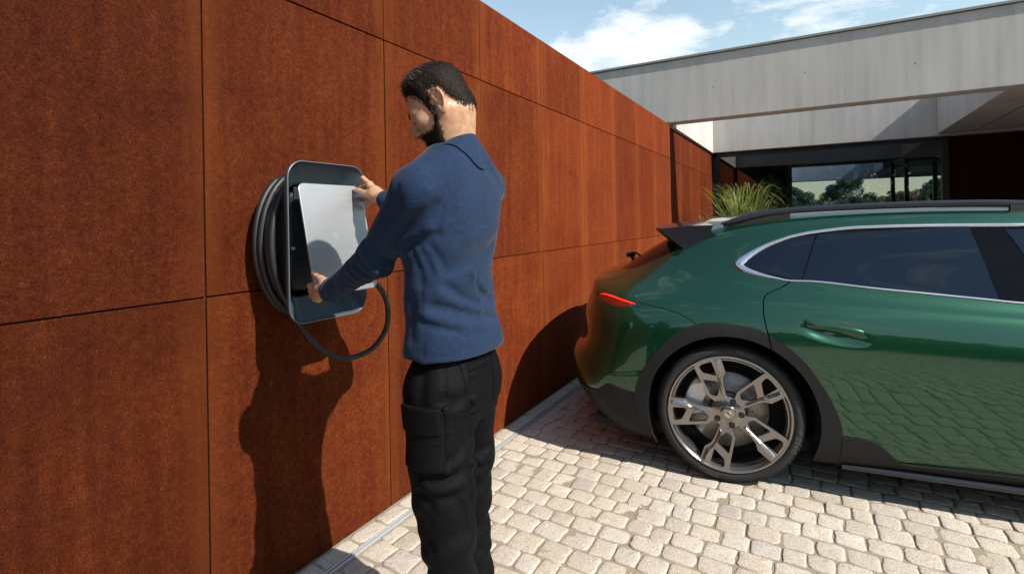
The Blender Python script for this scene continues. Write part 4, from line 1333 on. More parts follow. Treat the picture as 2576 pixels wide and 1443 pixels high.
    for k in range(72):
        r_ = (0.118, 0.140, 0.162, 0.182)[k % 4]; a = 2 * math.pi * k / 72
        b0 = len(V)
        for j in range(6):
            V.append((r_ * math.cos(a) + 0.0032 * math.cos(j * math.pi / 3), 0.0844, r_ * math.sin(a) + 0.0032 * math.sin(j * math.pi / 3)))
        F.append(tuple(b0 + j for j in range(6)))
    mesh('disc_holes', V, F, M_black, bd)
    mesh('disc_bell', *lathe([(0.0, -0.06), (0.088, -0.062), (0.095, -0.07), (0.095, -0.088)], 48), plain('disc_bell_grey', (0.07, 0.085, 0.11), 0.4, 0.7), w, True)
    cal = [(0.125 * math.cos(R(a)), 0.125 * math.sin(R(a))) for a in range(128, 193, 8)] + [(0.218 * math.cos(R(a)), 0.218 * math.sin(R(a))) for a in range(190, 127, -8)]
    plate2d(cal, [], lambda r: -0.048 - 0.02 * abs(r - 0.17) / 0.05, 0.05, M_caliper, 'brake_caliper', w, 0.006)
    mesh('barrel_back', *lathe([(0.0, -0.15), (0.262, -0.15)], 48), M_liner, w)
    # raised lettering on the tyre wall
    def lettering(txt, ang, r, size):
        cu = bpy.data.curves.new('lettering', 'FONT')
        cu.body = txt; cu.size = size; cu.align_x = 'CENTER'; cu.align_y = 'CENTER'; cu.extrude = 0.0; cu.space_character = 1.25
        to = bpy.data.objects.new('tmp_text', cu); COL.objects.link(to)
        dg = bpy.context.evaluated_depsgraph_get()
        me = bpy.data.meshes.new_from_object(to.evaluated_get(dg))
        bpy.data.objects.remove(to, do_unlink=True)
        for v in me.vertices:
            a = ang - v.co.x / r                      # clockwise, tops outward
            rr = r + v.co.y
            v.co = (rr * math.cos(a), -0.0043 + 0.02 * max(0, rr - 0.328) , rr * math.sin(a))
        me.name = 'lettering'
        o = link('lettering', me, ty, plain('tyre_lettering', (0.085, 0.078, 0.068), 0.55) if 'tyre_lettering' not in bpy.data.materials else bpy.data.materials['tyre_lettering'])
        return o
    lettering('P ZERO', R(-18), 0.3255, 0.030)
    lettering('PIRELLI', R(-108), 0.3255, 0.024)
    lettering('PIRELLI', R(75), 0.3255, 0.024)
    return w
wheel0 = make_wheel()
def copy_tree(o, parent):
    c = o.copy(); COL.objects.link(c); c.parent = parent
    for ch in o.children:
        copy_tree(ch, c)
    return c
kids = list(wheel0.children)
wheel0.location = (0.0, -0.958, RT)
for x, y_, rz in ((2.904, -0.955, 0), (0.0, 0.958, math.pi), (2.904, 0.955, math.pi)):
    w = copy_tree(wheel0, car)
    w.location = (x, y_, RT)
    w.rotation_euler = (0, R(31) if x > 1 else 0, rz)
# ================================================================== WALL CHARGER
M_house = plain('blue_grey_satin_plastic', (0.034, 0.056, 0.072), 0.36, 0.0, 0.06, 900, 0.05)
M_house_dk = plain('dark_charger_plastic', (0.012, 0.015, 0.018), 0.45)
M_house_edge = plain('pale_rim_edge', (0.085, 0.10, 0.115), 0.4, 0.2)
M_cable = plain('black_cable_rubber', (0.0035, 0.0042, 0.0046), 0.55, 0, 0.15, 200, 0.1)
def make_brushed():
    m = NT('brushed_aluminium')
    v = m.coord('Object', scale=(1, 3.0, 420.0))
    n = m.noise(v, 3.0, 5, 0.7)
    v2 = m.coord('Object', scale=(1, 1.2, 60.0))
    n2 = m.noise(v2, 4.0, 3, 0.6)
    m.color(m.mix(m.math('ADD', m.math('MULTIPLY', n, 0.6), m.math('MULTIPLY', n2, 0.4)), (0.24, 0.244, 0.25), (0.36, 0.364, 0.37)))
    m.link(m.rng(n, 0.2, 0.8, 0.36, 0.52), m.p.inputs['Roughness'])
    m.set(Metallic=0.8)
    m.p.inputs['Anisotropic'].default_value = 0.6
    m.bump(n, 0.08, 0.0008)
    return m.mat
M_brushed = make_brushed()

def rrect(w, h, r, n=8):
    """rounded rectangle outline, counter-clockwise, in (a, b)"""
    P = []
    for sx, sy, a0 in ((1, 1, 0), (-1, 1, 90), (-1, -1, 180), (1, -1, 270)):
        for k in range(n + 1):
            a = R(a0 + 90 * k / n)
            P.append((sx * (w / 2 - r) + r * math.cos(a), sy * (h / 2 - r) + r * math.sin(a)))
    return P
def ring_loft(name, rings, mat, parent, cap_first=False, cap_last=False, smooth=True, split=35):
    """rings: (x, cy, cz, w, h, r)"""
    V, F = [], []
    for x, cy_, cz_, w, h, r in rings:
        V += [(x, cy_ + a, cz_ + b) for a, b in rrect(w, h, r)]
    n = len(rrect(1, 1, .1))
    for i in range(len(rings) - 1):
        for k in range(n):
            F.append((i * n + k, i * n + (k + 1) % n, (i + 1) * n + (k + 1) % n, (i + 1) * n + k))
    if cap_first: F.append(tuple(range(n))[::-1])
    if cap_last: F.append(tuple((len(rings) - 1) * n + k for k in range(n)))
    o = mesh(name, V, F, mat, parent, smooth)
    bm_ = bmesh.new(); bm_.from_mesh(o.data); bmesh.ops.recalc_face_normals(bm_, faces=bm_.faces); bm_.to_mesh(o.data); bm_.free()
    md = o.modifiers.new('edge', 'EDGE_SPLIT'); md.split_angle = R(split)
    return o
CY, CZ = 1.281, 1.3075
charger = empty('wall_charger', (0.0, CY, CZ))
tag(charger, 'blue-grey wall charging dock with deep bowl-shaped rim and coiled black cable on rusty wall', 'charger')
ring_loft('housing', [(0.001, 0, 0, 0.19, 0.40, 0.05), (0.15, 0, 0, 0.215, 0.43, 0.055), (0.185, 0, 0, 0.255, 0.47, 0.06), (0.218, 0, 0, 0.325, 0.542, 0.062), (0.240, 0, 0, 0.348, 0.565, 0.064),
                      (0.2465, 0, 0, 0.348, 0.565, 0.064)], M_house, charger)
ring_loft('rim_edge', [(0.2466, 0, 0, 0.3485, 0.5655, 0.064), (0.2505, 0, 0, 0.3475, 0.5645, 0.0635), (0.2515, 0, 0, 0.343, 0.560, 0.061), (0.249, 0, 0, 0.3385, 0.5555, 0.059)], M_house_edge, charger)
ring_loft('bowl', [(0.2488, 0, 0, 0.3384, 0.5554, 0.059), (0.236, 0, 0, 0.326, 0.542, 0.056), (0.200, 0, 0.003, 0.284, 0.420, 0.045), (0.192, 0, 0.003, 0.272, 0.404, 0.042), (0.188, 0, 0.003, 0.266, 0.398, 0.04)], M_house, charger)
ring_loft('recess', [(0.1878, 0, 0.003, 0.2655, 0.3975, 0.04), (0.10, 0, 0.003, 0.250, 0.38, 0.035)], M_house_dk, charger, False, True)
unit = ring_loft('charging_unit', [(0.1005, 0, 0.003, 0.235, 0.365, 0.03), (0.176, 0, 0.003, 0.228, 0.358, 0.03), (0.183, 0, 0.003, 0.218, 0.348, 0.028)], M_house_dk, charger, False, True)
for z_ in (-0.135, -0.02, 0.03, 0.12):
    bm_obj('unit_rib', box_bm(0.1835, 0.190, -0.104, -0.078, z_, z_ + 0.075 if z_ != -0.02 else z_ + 0.03, 0.004, 2), M_house_dk, unit)
v, f = tube([(0.186, -0.112, -0.022), (0.196, -0.112, -0.022)], 0.0055, 12)
mesh('screw', v, f, M_steel, unit)
# four turns of cable round the body
coil_pts = []
for k in range(4 * 40 + 1):
    a = 2 * math.pi * k / 40
    turn = k / 40
    rr = 1.0 + 0.035 * math.sin(turn * 2.1 + 0.5)
    coil_pts.append((0.052 + 0.031 * turn + 0.004 * math.sin(a * 1.3), 0.160 * rr * math.cos(a + 1.9) - 0.004, 0.258 * rr * math.sin(a + 1.9) - 0.012 + 0.006 * math.sin(turn * 3)))
v, f = tube(coil_pts, 0.0122, 12)
mesh('cable_coil', v, f, M_cable, charger, True)
lp = [(0.120, 1.205, 1.040), (0.122, 1.237, 1.005), (0.14, 1.288, 0.921), (0.165, 1.352, 0.862), (0.190, 1.402, 0.842), (0.215, 1.465, 0.848), (0.235, 1.510, 0.872), (0.255, 1.546, 0.925), (0.27, 1.548, 0.978), (0.280, 1.534, 1.045), (0.278, 1.50, 1.108), (0.262, 1.45, 1.15), (0.235, 1.40, 1.17)]
lp = [(x, y_ - CY, z - CZ) for x, y_, z in lp]
v, f = tube(catmull(lp, 8), 0.0105, 12)
mesh('cable_loop', v, f, M_cable, charger, True)

# brushed cover plate being lifted off, tilted out at its lower edge
cover = empty('charger_cover', (0.2925, 1.286, 1.3185))
tilt = math.atan2(0.085, 0.387)
cover.rotation_euler = (0, -tilt, 0)
tag(cover, 'brushed aluminium cover plate with power symbol, held tilted off the dock by the man', 'cover plate')
plate = ring_loft('plate', [(-0.006, 0, 0, 0.279, 0.390, 0.024), (0.001, 0, 0, 0.285, 0.396, 0.026), (0.0035, 0, 0, 0.284, 0.395, 0.0255), (0.0045, 0, 0, 0.280, 0.391, 0.0235)], M_brushed, cover, True, True, False)
M_mark = plain('etched_mark', (0.42, 0.42, 0.43), 0.5, 0.5)
ang = [R(115 + 310 * k / 28) for k in range(29)]
c0 = (-0.018, 0.008)
V = []
for a in ang:
    for r_ in (0.0078, 0.0098):
        V.append((0.0049, c0[0] + r_ * math.cos(a) * 0.92, c0[1] + r_ * math.sin(a)))
mesh('power_symbol', V, [(2 * k, 2 * k + 1, 2 * k + 3, 2 * k + 2) for k in range(28)] , M_mark, plate)
mesh('power_symbol_bar', [(0.0049, c0[0] - 0.001, c0[1] + 0.003), (0.0049, c0[0] + 0.001, c0[1] + 0.003), (0.0049, c0[0] + 0.001, c0[1] + 0.0125), (0.0049, c0[0] - 0.001, c0[1] + 0.0125)], [(0, 1, 2, 3)], M_mark, plate)
for y0, y1 in ((-0.030, -0.021), (-0.017, -0.008)):
    V = []
    for k in range(9):
        t = k / 8; yy = y0 + (y1 - y0) * t; zz_ = -0.092 + 0.0016 * math.sin(t * 6.0 + y0 * 300)
        V += [(0.0049, yy, zz_), (0.0049, yy, zz_ + 0.0012)]
    mesh('small_mark', V, [(2 * k, 2 * k + 2, 2 * k + 3, 2 * k + 1) for k in range(8)], M_mark, plate)
# ================================================================== PERSON (signed distance modelling)
PB = np.array([0.91, 1.13, 0.0])                       # the base point between the feet
def _v(p): return np.array(p, float)
def sd_cone(p, a, b, r1, r2):
    a, b = _v(a), _v(b); ab = b - a
    t = np.clip(((p - a) @ ab) / (ab @ ab), 0, 1)
    return np.linalg.norm(p - a - t[:, None] * ab, axis=1) - (r1 + (r2 - r1) * t)
def sd_ell(p, c, r, M=None):
    q = p - _v(c)
    if M is not None: q = q @ M
    r = _v(r)
    k0 = np.linalg.norm(q / r, axis=1); k1 = np.linalg.norm(q / (r * r), axis=1)
    return k0 * (k0 - 1) / np.maximum(k1, 1e-9)
def smin(a, b, k):
    h = np.clip(0.5 + 0.5 * (b - a) / k, 0, 1)
    return b + (a - b) * h - k * h * (1 - h)
def smax(a, b, k): return -smin(-a, -b, k)
def chain(p, pts, rad, k=0.012):
    d = None
    for a, b, r1, r2 in zip(pts[:-1], pts[1:], rad[:-1], rad[1:]):
        e = sd_cone(p, a, b, r1, r2)
        d = e if d is None else smin(d, e, k)
    return d
def sd_loft(p, tab):
    """stack of ellipses: rows (z, cx, cy, semi_x, semi_y, squareness)"""
    T = np.array(tab, float)
    T = T[np.argsort(T[:, 0])]
    z = np.clip(p[:, 2], T[0, 0], T[-1, 0])
    # smooth interpolation between the rows
    i = np.clip(np.searchsorted(T[:, 0], z) - 1, 0, len(T) - 2)
    t = (z - T[i, 0]) / (T[i + 1, 0] - T[i, 0])
    def hermite(c):
        m = np.gradient(T[:, c], T[:, 0])
        h = T[i + 1, 0] - T[i, 0]
        return ((2 * t ** 3 - 3 * t ** 2 + 1) * T[i, c] + (t ** 3 - 2 * t ** 2 + t) * h * m[i] + (-2 * t ** 3 + 3 * t ** 2) * T[i + 1, c] + (t ** 3 - t ** 2) * h * m[i + 1])
    cx_, cy_, ax, ay = (hermite(c) for c in (1, 2, 3, 4))
    u, v = (p[:, 0] - cx_) / ax, (p[:, 1] - cy_) / ay
    e = 2.35
    k = (np.abs(u) ** e + np.abs(v) ** e) ** (1 / e)
    g = np.sqrt((u / ax) ** 2 + (v / ay) ** 2) / np.maximum(np.sqrt(u * u + v * v), 1e-6)
    d = (k - 1) / np.maximum(g, 1e-6)
    dz = np.abs(p[:, 2] - z)
    return np.where(dz > 0, np.sqrt(np.maximum(d, 0) ** 2 + dz ** 2), d)
def near_only(p, fn, c, r):
    q = np.linalg.norm(p - _v(c), axis=1) - r
    out = q + 0.06
    m = q < 0
    if m.any(): out[m] = np.minimum(fn(p[m]), 0.25)
    return out
def apply_folds(d, p, L):
    m = np.abs(d) < 0.035
    if not m.any(): return d
    q = p[m]; e = np.zeros(len(q))
    for pts, w, amp in L: e += groove(q, pts, w * 1.12, amp * 1.5)
    d = d.copy(); d[m] += e
    return d
def groove(p, pts, w, amp):
    """crease (amp>0 cuts in) or ridge (amp<0) along a polyline"""
    d = None
    for a, b in zip(pts[:-1], pts[1:]):
        a_, b_ = _v(a), _v(b); ab = b_ - a_
        t = np.clip(((p - a_) @ ab) / (ab @ ab), 0, 1)
        e = np.linalg.norm(p - a_ - t[:, None] * ab, axis=1)
        d = e if d is None else np.minimum(d, e)
    return amp * np.exp(-(d / w) ** 2)

def surface_nets(f, lo, hi, h, block=10):
    """sparse surface nets: returns verts, quads of f = 0"""
    lo = np.array(lo, float); hi = np.array(hi, float)
    nb = np.ceil((hi - lo) / (h * block)).astype(int)
    bi = np.stack(np.meshgrid(*[np.arange(n) for n in nb], indexing='ij'), -1).reshape(-1, 3)
    cen_ = lo + (bi + 0.5) * h * block
    fc = np.concatenate([f(c) for c in np.array_split(cen_, max(1, len(cen_) // 60000))])
    act = bi[np.abs(fc) < h * block * 1.25]
    g = np.stack(np.meshgrid(*[np.arange(block + 1)] * 3, indexing='ij'), -1).reshape(-1, 3)
    dims = nb * block + 2
    def cid(c): return (c[..., 0] * dims[1] + c[..., 1]) * dims[2] + c[..., 2]
    cells, cpos, e_c, e_ax, e_s = [], [], [], [], []
    n1 = block + 1
    for grp in np.array_split(act, max(1, len(act) // 60)):
        if len(grp) == 0: continue
        base = grp * block
        P = lo + (base[:, None, :] + g[None]) * h
        val = f(P.reshape(-1, 3)).reshape(len(grp), n1, n1, n1)
        ins = val < 0
        cor = [(i, j, k) for i in (0, 1) for j in (0, 1) for k in (0, 1)]
        cnt = sum(ins[:, i:n1 - 1 + i, j:n1 - 1 + j, k:n1 - 1 + k].astype(int) for i, j, k in cor)
        q = np.argwhere((cnt > 0) & (cnt < 8))
        if len(q) == 0: continue
        acc = np.zeros((len(q), 3)); num = np.zeros(len(q))
        vv = {c: val[q[:, 0], q[:, 1] + c[0], q[:, 2] + c[1], q[:, 3] + c[2]] for c in cor}
        for a in cor:
            for ax in range(3):
                if a[ax] == 1: continue
                b = list(a); b[ax] = 1; b = tuple(b)
                va, vb = vv[a], vv[b]
                m = (va < 0) != (vb < 0)
                t = np.where(m, va / np.where(m, va - vb, 1), 0)
                pt = np.array(a, float)[None] + np.eye(3)[ax] * t[:, None]
                acc += pt * m[:, None]; num += m
        cc = base[q[:, 0]] + q[:, 1:]
        cells.append(cid(cc)); cpos.append(lo + (cc + acc / num[:, None]) * h)
        for ax in range(3):
            b = [0, 0, 0]; b[ax] = 1; b = tuple(b)
            m = (vv[(0, 0, 0)] < 0) != (vv[b] < 0)
            e_c.append(cc[m]); e_ax.append(np.full(m.sum(), ax)); e_s.append(vv[(0, 0, 0)][m] < 0)
    cells = np.concatenate(cells); cpos = np.concatenate(cpos)
    o = np.argsort(cells); cells = cells[o]; cpos = cpos[o]
    e_c = np.concatenate(e_c); e_ax = np.concatenate(e_ax); e_s = np.concatenate(e_s)
    F = []
    for ax in range(3):
        m = e_ax == ax
        c = e_c[m]; s = e_s[m]
        a1, a2 = [(1, 2), (2, 0), (0, 1)][ax]
        d1 = np.zeros(3, int); d1[a1] = 1
        d2 = np.zeros(3, int); d2[a2] = 1
        quad = [cid(c - d1 - d2), cid(c - d2), cid(c), cid(c - d1)]
        idx = [np.minimum(np.searchsorted(cells, q), len(cells) - 1) for q in quad]
        ok = np.all([cells[i] == q for i, q in zip(idx, quad)], axis=0)
        Q = np.stack(idx, 1)
        Q[~s] = Q[~s][:, ::-1]
        F.append(Q[ok])
    return cpos, np.concatenate(F)

# ---- joints (world metres)
HEAD_O = _v((0.899, 1.113, 1.688))
_fh = _v((-0.945, -0.327, 0)); _fh /= np.linalg.norm(_fh)
_pit = math.radians(33)
_hx = _fh * math.cos(_pit) + _v((0, 0, -1)) * math.sin(_pit)
_hz = _fh * math.sin(_pit) + _v((0, 0, 1)) * math.cos(_pit)
_hy = np.cross(_hz, _hx)
HM = np.stack([_hx, _hy, _hz], 1)                       # columns: head axes in world
HS = 0.93
def h2w(q): return HEAD_O + HM @ _v(q) * HS
def w2h(p): return ((p - HEAD_O) @ HM) / HS
LSH, LEL, LWR = _v((0.914, 0.988, 1.452)), _v((0.735, 1.018, 1.270)), _v((0.461, 1.096, 1.158))
RSH, REL, RWR = _v((0.902, 1.312, 1.474)), _v((0.690, 1.435, 1.330)), _v((0.432, 1.369, 1.456))
NECK = _v((0.915, 1.142, 1.560))
RH = dict(wrist=(.432, 1.369, 1.456), palm=(.381, 1.379, 1.480), imcp=(.341, 1.390, 1.514), ipip=(.296, 1.401, 1.540), idip=(.268, 1.411, 1.533), itip=(.256, 1.417, 1.522),
          tcmc=(.391, 1.361, 1.468), tmcp=(.343, 1.368, 1.477), tip=(.302, 1.377, 1.490), ttip=(.272, 1.385, 1.497),
          mmcp=(.334, 1.402, 1.507), mpip=(.277, 1.434, 1.512), mtip=(.240, 1.437, 1.505), rmcp=(.331, 1.413, 1.490), rpip=(.280, 1.434, 1.470), rtip=(.262, 1.436, 1.450),
          pmcp=(.343, 1.409, 1.469), ppip=(.300, 1.422, 1.449), ptip=(.288, 1.424, 1.430))
LH = dict(wrist=(.461, 1.096, 1.158), palm=(.405, 1.115, 1.157), imcp=(.363, 1.131, 1.165), ipip=(.312, 1.142, 1.163), itip=(.293, 1.180, 1.165),
          tcmc=(.426, 1.110, 1.180), tmcp=(.394, 1.121, 1.190), tip=(.364, 1.130, 1.198), ttip=(.341, 1.136, 1.206),
          mmcp=(.356, 1.133, 1.150), mpip=(.306, 1.150, 1.147), mtip=(.286, 1.189, 1.150), rmcp=(.355, 1.133, 1.137), rpip=(.305, 1.154, 1.130), rtip=(.284, 1.192, 1.134),
          pmcp=(.363, 1.132, 1.125), ppip=(.322, 1.150, 1.118), ptip=(.297, 1.182, 1.121))
def sd_hand(p, H):
    w = H['wrist']
    d = chain(p, [w, H['palm']], [0.0255, 0.026], 0.01)
    for f in 'imrp':
        d = smin(d, sd_cone(p, H['palm'], H[f + 'mcp'], 0.0165, 0.0125), 0.012)
    d = smin(d, sd_cone(p, H['imcp'], H['pmcp'], 0.0115, 0.0115), 0.010)
    d = smin(d, sd_cone(p, w, H['tcmc'], 0.020, 0.0165), 0.014)
    d = smin(d, sd_cone(p, H['tcmc'], H['tmcp'], 0.0160, 0.0135), 0.012)
    fin = chain(p, [H['tmcp'], H['tip'], H['ttip']], [0.0125, 0.0108, 0.0090], 0.004)
    d = smin(d, fin, 0.006)
    for f, r in (('i', 0.0098), ('m', 0.0100), ('r', 0.0094), ('p', 0.0083)):
        ks = [f + 'mcp', f + 'pip'] + ([f + 'dip'] if f + 'dip' in H else []) + [f + 'tip']
        rad = [r * 1.16, r * 1.02] + ([r * 0.92] if f + 'dip' in H else []) + [r * 0.80]
        d = smin(d, chain(p, [H[k] for k in ks], rad, 0.003), 0.004)
    return d
EAR = [(-0.012, 0.0), (-0.009, 0.012), (-0.014, 0.024), (-0.024, 0.029), (-0.034, 0.024), (-0.039, 0.010), (-0.037, -0.006), (-0.030, -0.020), (-0.022, -0.032), (-0.014, -0.036), (-0.009, -0.030), (-0.010, -0.018)]
def sd_head(p):
    q = w2h(p)
    aq = q.copy(); aq[:, 1] = np.abs(aq[:, 1])
    d = sd_ell(q, (-0.004, 0, 0.036), (0.090, 0.074, 0.084))
    d = smin(d, sd_ell(q, (0.034, 0, -0.030), (0.060, 0.060, 0.084)), 0.03)
    d = smin(d, sd_cone(aq, (-0.004, 0.050, -0.052), (0.060, 0.016, -0.094), 0.022, 0.020), 0.03)
    d = smin(d, sd_ell(q, (0.072, 0, -0.093), (0.020, 0.024, 0.019)), 0.018)
    d = smin(d, sd_cone(aq, (0.083, 0.006, 0.016), (0.070, 0.042, 0.014), 0.014, 0.013), 0.016)
    d = smin(d, sd_ell(aq, (0.060, 0.046, -0.022), (0.026, 0.020, 0.020)), 0.02)
    d = smax(d, -sd_ell(aq, (0.100, 0.032, -0.006), (0.020, 0.017, 0.011)), 0.012)
    d = smin(d, sd_ell(aq, (0.078, 0.032, -0.006), (0.013, 0.014, 0.012)), 0.003)
    d = smin(d, sd_cone(q, (0.090, 0, 0.012), (0.116, 0, -0.030), 0.0085, 0.0105), 0.010)
    d = smin(d, sd_ell(aq, (0.104, 0.011, -0.034), (0.012, 0.009, 0.009)), 0.006)
    d = smin(d, sd_ell(q, (0.093, 0, -0.058), (0.013, 0.025, 0.008)), 0.006)
    d = smin(d, sd_ell(q, (0.090, 0, -0.070), (0.013, 0.021, 0.008)), 0.006)
    d = smax(d, -sd_ell(q, (0.105, 0, -0.0640), (0.010, 0.022, 0.0012)), 0.003)
    # ears
    er = None
    for (x0, z0), (x1, z1) in zip(EAR[:-1], EAR[1:]):
        k0 = 0.079 + 0.010 * max(0, (-x0 - 0.012) / 0.027); k1 = 0.079 + 0.010 * max(0, (-x1 - 0.012) / 0.027)
        e = sd_cone(aq, (x0 + 0.006, k0, z0 - 0.010), (x1 + 0.006, k1, z1 - 0.010), 0.0042, 0.0042)
        er = e if er is None else smin(er, e, 0.002)
    er = smin(er, sd_ell(aq, (-0.017, 0.077, -0.011), (0.016, 0.0075, 0.027)), 0.005)
    er = smin(er, sd_cone(aq, (-0.022, 0.083, 0.004), (-0.026, 0.082, -0.018), 0.0034, 0.003), 0.003)
    er = smin(er, sd_ell(aq, (-0.009, 0.078, -0.040), (0.009, 0.006, 0.010)), 0.006)
    d = smin(d, er, 0.004)
    return d * HS
def sd_neck(p):
    a = h2w((-0.030, 0, -0.045)); 
    d = sd_cone(p, a, NECK, 0.047, 0.053)
    d = smin(d, sd_cone(p, h2w((-0.046, 0.0, -0.02)), NECK + _v((0.006, 0, -0.02)), 0.036, 0.048), 0.03)
    # the muscle running from behind the ear
    d = smin(d, sd_cone(p, h2w((-0.030, 0.052, -0.045)), NECK + _v((-0.045, -0.04, -0.04)), 0.016, 0.016), 0.02)
    return d
def sd_body(p):
    d = near_only(p, lambda q: smin(sd_head(q), sd_neck(q), 0.022), (0.90, 1.12, 1.66), 0.24)
    d = smin(d, chain(p, [LSH, LEL, LWR], [0.045, 0.036, 0.026], 0.02), 0.03)
    d = smin(d, chain(p, [RSH, REL, RWR], [0.045, 0.036, 0.026], 0.02), 0.03)
    d = smin(d, sd_loft(p, [(0.86, .91, 1.13, .06, .10), (1.1, .90, 1.13, .055, .095), (1.35, .90, 1.135, .06, .11), (1.50, .915, 1.14, .045, .09)]), 0.04)
    d = smin(d, chain(p, [(0.916, 1.062, 0.92), (0.925, 1.064, 0.648), (0.943, 1.074, 0.43), (0.955, 1.072, 0.08)], [0.06, 0.045, 0.035, 0.03], 0.03), 0.03)
    d = smin(d, chain(p, [(0.895, 1.225, 0.92), (0.845, 1.296, 0.6), (0.835, 1.300, 0.40), (0.85, 1.30, 0.08)], [0.06, 0.045, 0.035, 0.03], 0.03), 0.03)
    d = smin(d, near_only(p, lambda q: sd_hand(q, LH), (0.36, 1.13, 1.16), 0.17), 0.010)
    d = smin(d, near_only(p, lambda q: sd_hand(q, RH), (0.34, 1.40, 1.48), 0.17), 0.010)
    return d

TORSO = [(1.020, .916, 1.138, .109, .160), (1.05, .915, 1.137, .108, .157), (1.10, .911, 1.135, .101, .151), (1.18, .906, 1.132, .094, .145), (1.26, .905, 1.132, .096, .149),
         (1.34, .907, 1.135, .104, .163), (1.41, .910, 1.140, .107, .173), (1.47, .914, 1.143, .098, .166), (1.52, .920, 1.142, .080, .124), (1.555, .920, 1.140, .064, .080)]
FOLDS = []                                              # (points, width, depth), filled in below
def sd_shirt(p):
    d = sd_loft(p, TORSO)
    d = smin(d, sd_cone(p, (0.93, 1.08, 1.525), LSH, 0.048, 0.058), 0.05)
    d = smin(d, sd_cone(p, (0.935, 1.21, 1.530), RSH, 0.048, 0.056), 0.05)
    la = chain(p, [LSH, LEL, LWR + _v((0.012, -0.004, 0.003))], [0.060, 0.047, 0.034], 0.03)
    ra = chain(p, [RSH, REL, RWR + _v((0.010, 0.0, -0.004))], [0.062, 0.052, 0.035], 0.03)
    d = smin(d, la, 0.022); d = smin(d, ra, 0.03)
    # open neck and flat cuffs
    d = smax(d, -sd_cone(p, NECK + _v((-0.03, 0, 0.04)), NECK + _v((0.005, 0, -0.03)), 0.058, 0.048), 0.01)
    # slow drape
    d = d + 0.0022 * np.sin(p[:, 2] * 46 + 9 * p[:, 1] + 5 * np.sin(p[:, 0] * 17)) * np.clip((1.40 - p[:, 2]) / 0.15, 0, 1)
    # rucks along the sleeves
    for A_, B_, m_ in ((LSH, LEL, 1), (LEL, LWR, 1), (REL, RWR, 1)):
        ab = B_ - A_; L_ = np.linalg.norm(ab); t = ((p - A_) @ ab) / (L_ * L_)
        w_ = np.exp(-((t - (1.0 if A_ is LSH else 0.12)) / 0.30) ** 2)
        q_ = p - A_ - np.clip(t, 0, 1)[:, None] * ab
        near = np.exp(-(np.linalg.norm(q_, axis=1) / 0.09) ** 4)
        ph = q_[:, 2] * 60 + q_[:, 1] * 35
        d = d + 0.0030 * np.sin(t * L_ * 165 + 1.6 * np.sin(ph)) * w_ * near
    return apply_folds(d, p, FOLDS)
HIPS = [(0.84, .905, 1.145, .090, .135), (0.92, .910, 1.142, .095, .146), (0.985, .914, 1.138, .086, .132), (1.05, .914, 1.133, .075, .115)]
TFOLDS = []
def sd_trousers(p):
    d = sd_loft(p, HIPS)
    ll = chain(p, [(0.916, 1.062, 0.93), (0.921, 1.062, 0.75), (0.925, 1.064, 0.648), (0.934, 1.069, 0.54), (0.943, 1.074, 0.43), (0.955, 1.072, 0.07)], [0.092, 0.080, 0.074, 0.065, 0.056, 0.058], 0.04)
    rl = chain(p, [(0.895, 1.225, 0.93), (0.850, 1.290, 0.66), (0.838, 1.302, 0.53), (0.835, 1.300, 0.40), (0.842, 1.305, 0.28), (0.85, 1.30, 0.07)], [0.088, 0.068, 0.060, 0.058, 0.058, 0.058], 0.04)
    legs = smin(ll, rl, 0.012)
    d = smin(d, legs, 0.035)
    for A_, B_, k_ in (((0.9, 1.05, 0.80), (0.93, 1.055, 0.25), 0), ((0.86, 1.26, 0.80), (0.845, 1.305, 0.25), 2.0)):
        A_, B_ = _v(A_), _v(B_); ab = B_ - A_; L_ = np.linalg.norm(ab); t = ((p - A_) @ ab) / (L_ * L_)
        q_ = p - A_ - np.clip(t, 0, 1)[:, None] * ab
        near = np.exp(-(np.linalg.norm(q_, axis=1) / 0.12) ** 4)
        w_ = np.exp(-((t - 0.55) / 0.28) ** 2)
        d = d + 0.0030 * np.sin(t * L_ * 88 + k_ + 2.2 * np.sin(q_[:, 0] * 22 + k_) + q_[:, 1] * 18) * w_ * near
    d = apply_folds(d, p, TFOLDS)
    # hem at the bottom
    d = smax(d, 0.06 - p[:, 2], 0.01)
    return d
HLINE = np.array([(-0.13, -0.080), (-0.095, -0.074), (-0.070, -0.062), (-0.050, -0.040), (-0.040, -0.012), (-0.036, 0.014), (-0.020, 0.024), (0.002, 0.022), (0.006, -0.002), (0.009, -0.034), (0.026, -0.034), (0.030, 0.012), (0.040, 0.036), (0.052, 0.046), (0.066, 0.072), (0.090, 0.080), (0.13, 0.082)])
def hair_mask(q):
    jit = 0.0025 * np.sin(q[:, 0] * 900 + q[:, 2] * 500)
    return q[:, 2] - np.interp(q[:, 0], HLINE[:, 0], HLINE[:, 1]) + jit
def hair_thick(q):
    top = np.clip((q[:, 2] - 0.02) / 0.07, 0, 1)
    front = np.clip((q[:, 0] - 0.0) / 0.07, 0, 1)
    m = np.clip(hair_mask(q) / 0.055, 0, 1)
    return 0.0008 + (0.0018 + 0.0050 * top + 0.0060 * top * front) * m
def sd_hair(p):
    q = w2h(p)
    base = smin(sd_head_noear(q), sd_neck(p), 0.022)
    n = 0.0012 * np.sin(q[:, 0] * 420 + 3 * np.sin(q[:, 1] * 200)) * np.sin(q[:, 1] * 380 + q[:, 2] * 300)
    d = base - hair_thick(q) + n
    ear = sd_ell(np.stack([q[:, 0], np.abs(q[:, 1]), q[:, 2]], 1), (-0.009, 0.082, -0.010), (0.024, 0.014, 0.032))
    d = smax(d, -ear, 0.004)
    return smax(d, 0.010 - hair_mask(q) + 0.004 * np.sin(q[:, 0] * 260 + q[:, 2] * 150) * np.sin(q[:, 2] * 330), 0.004)
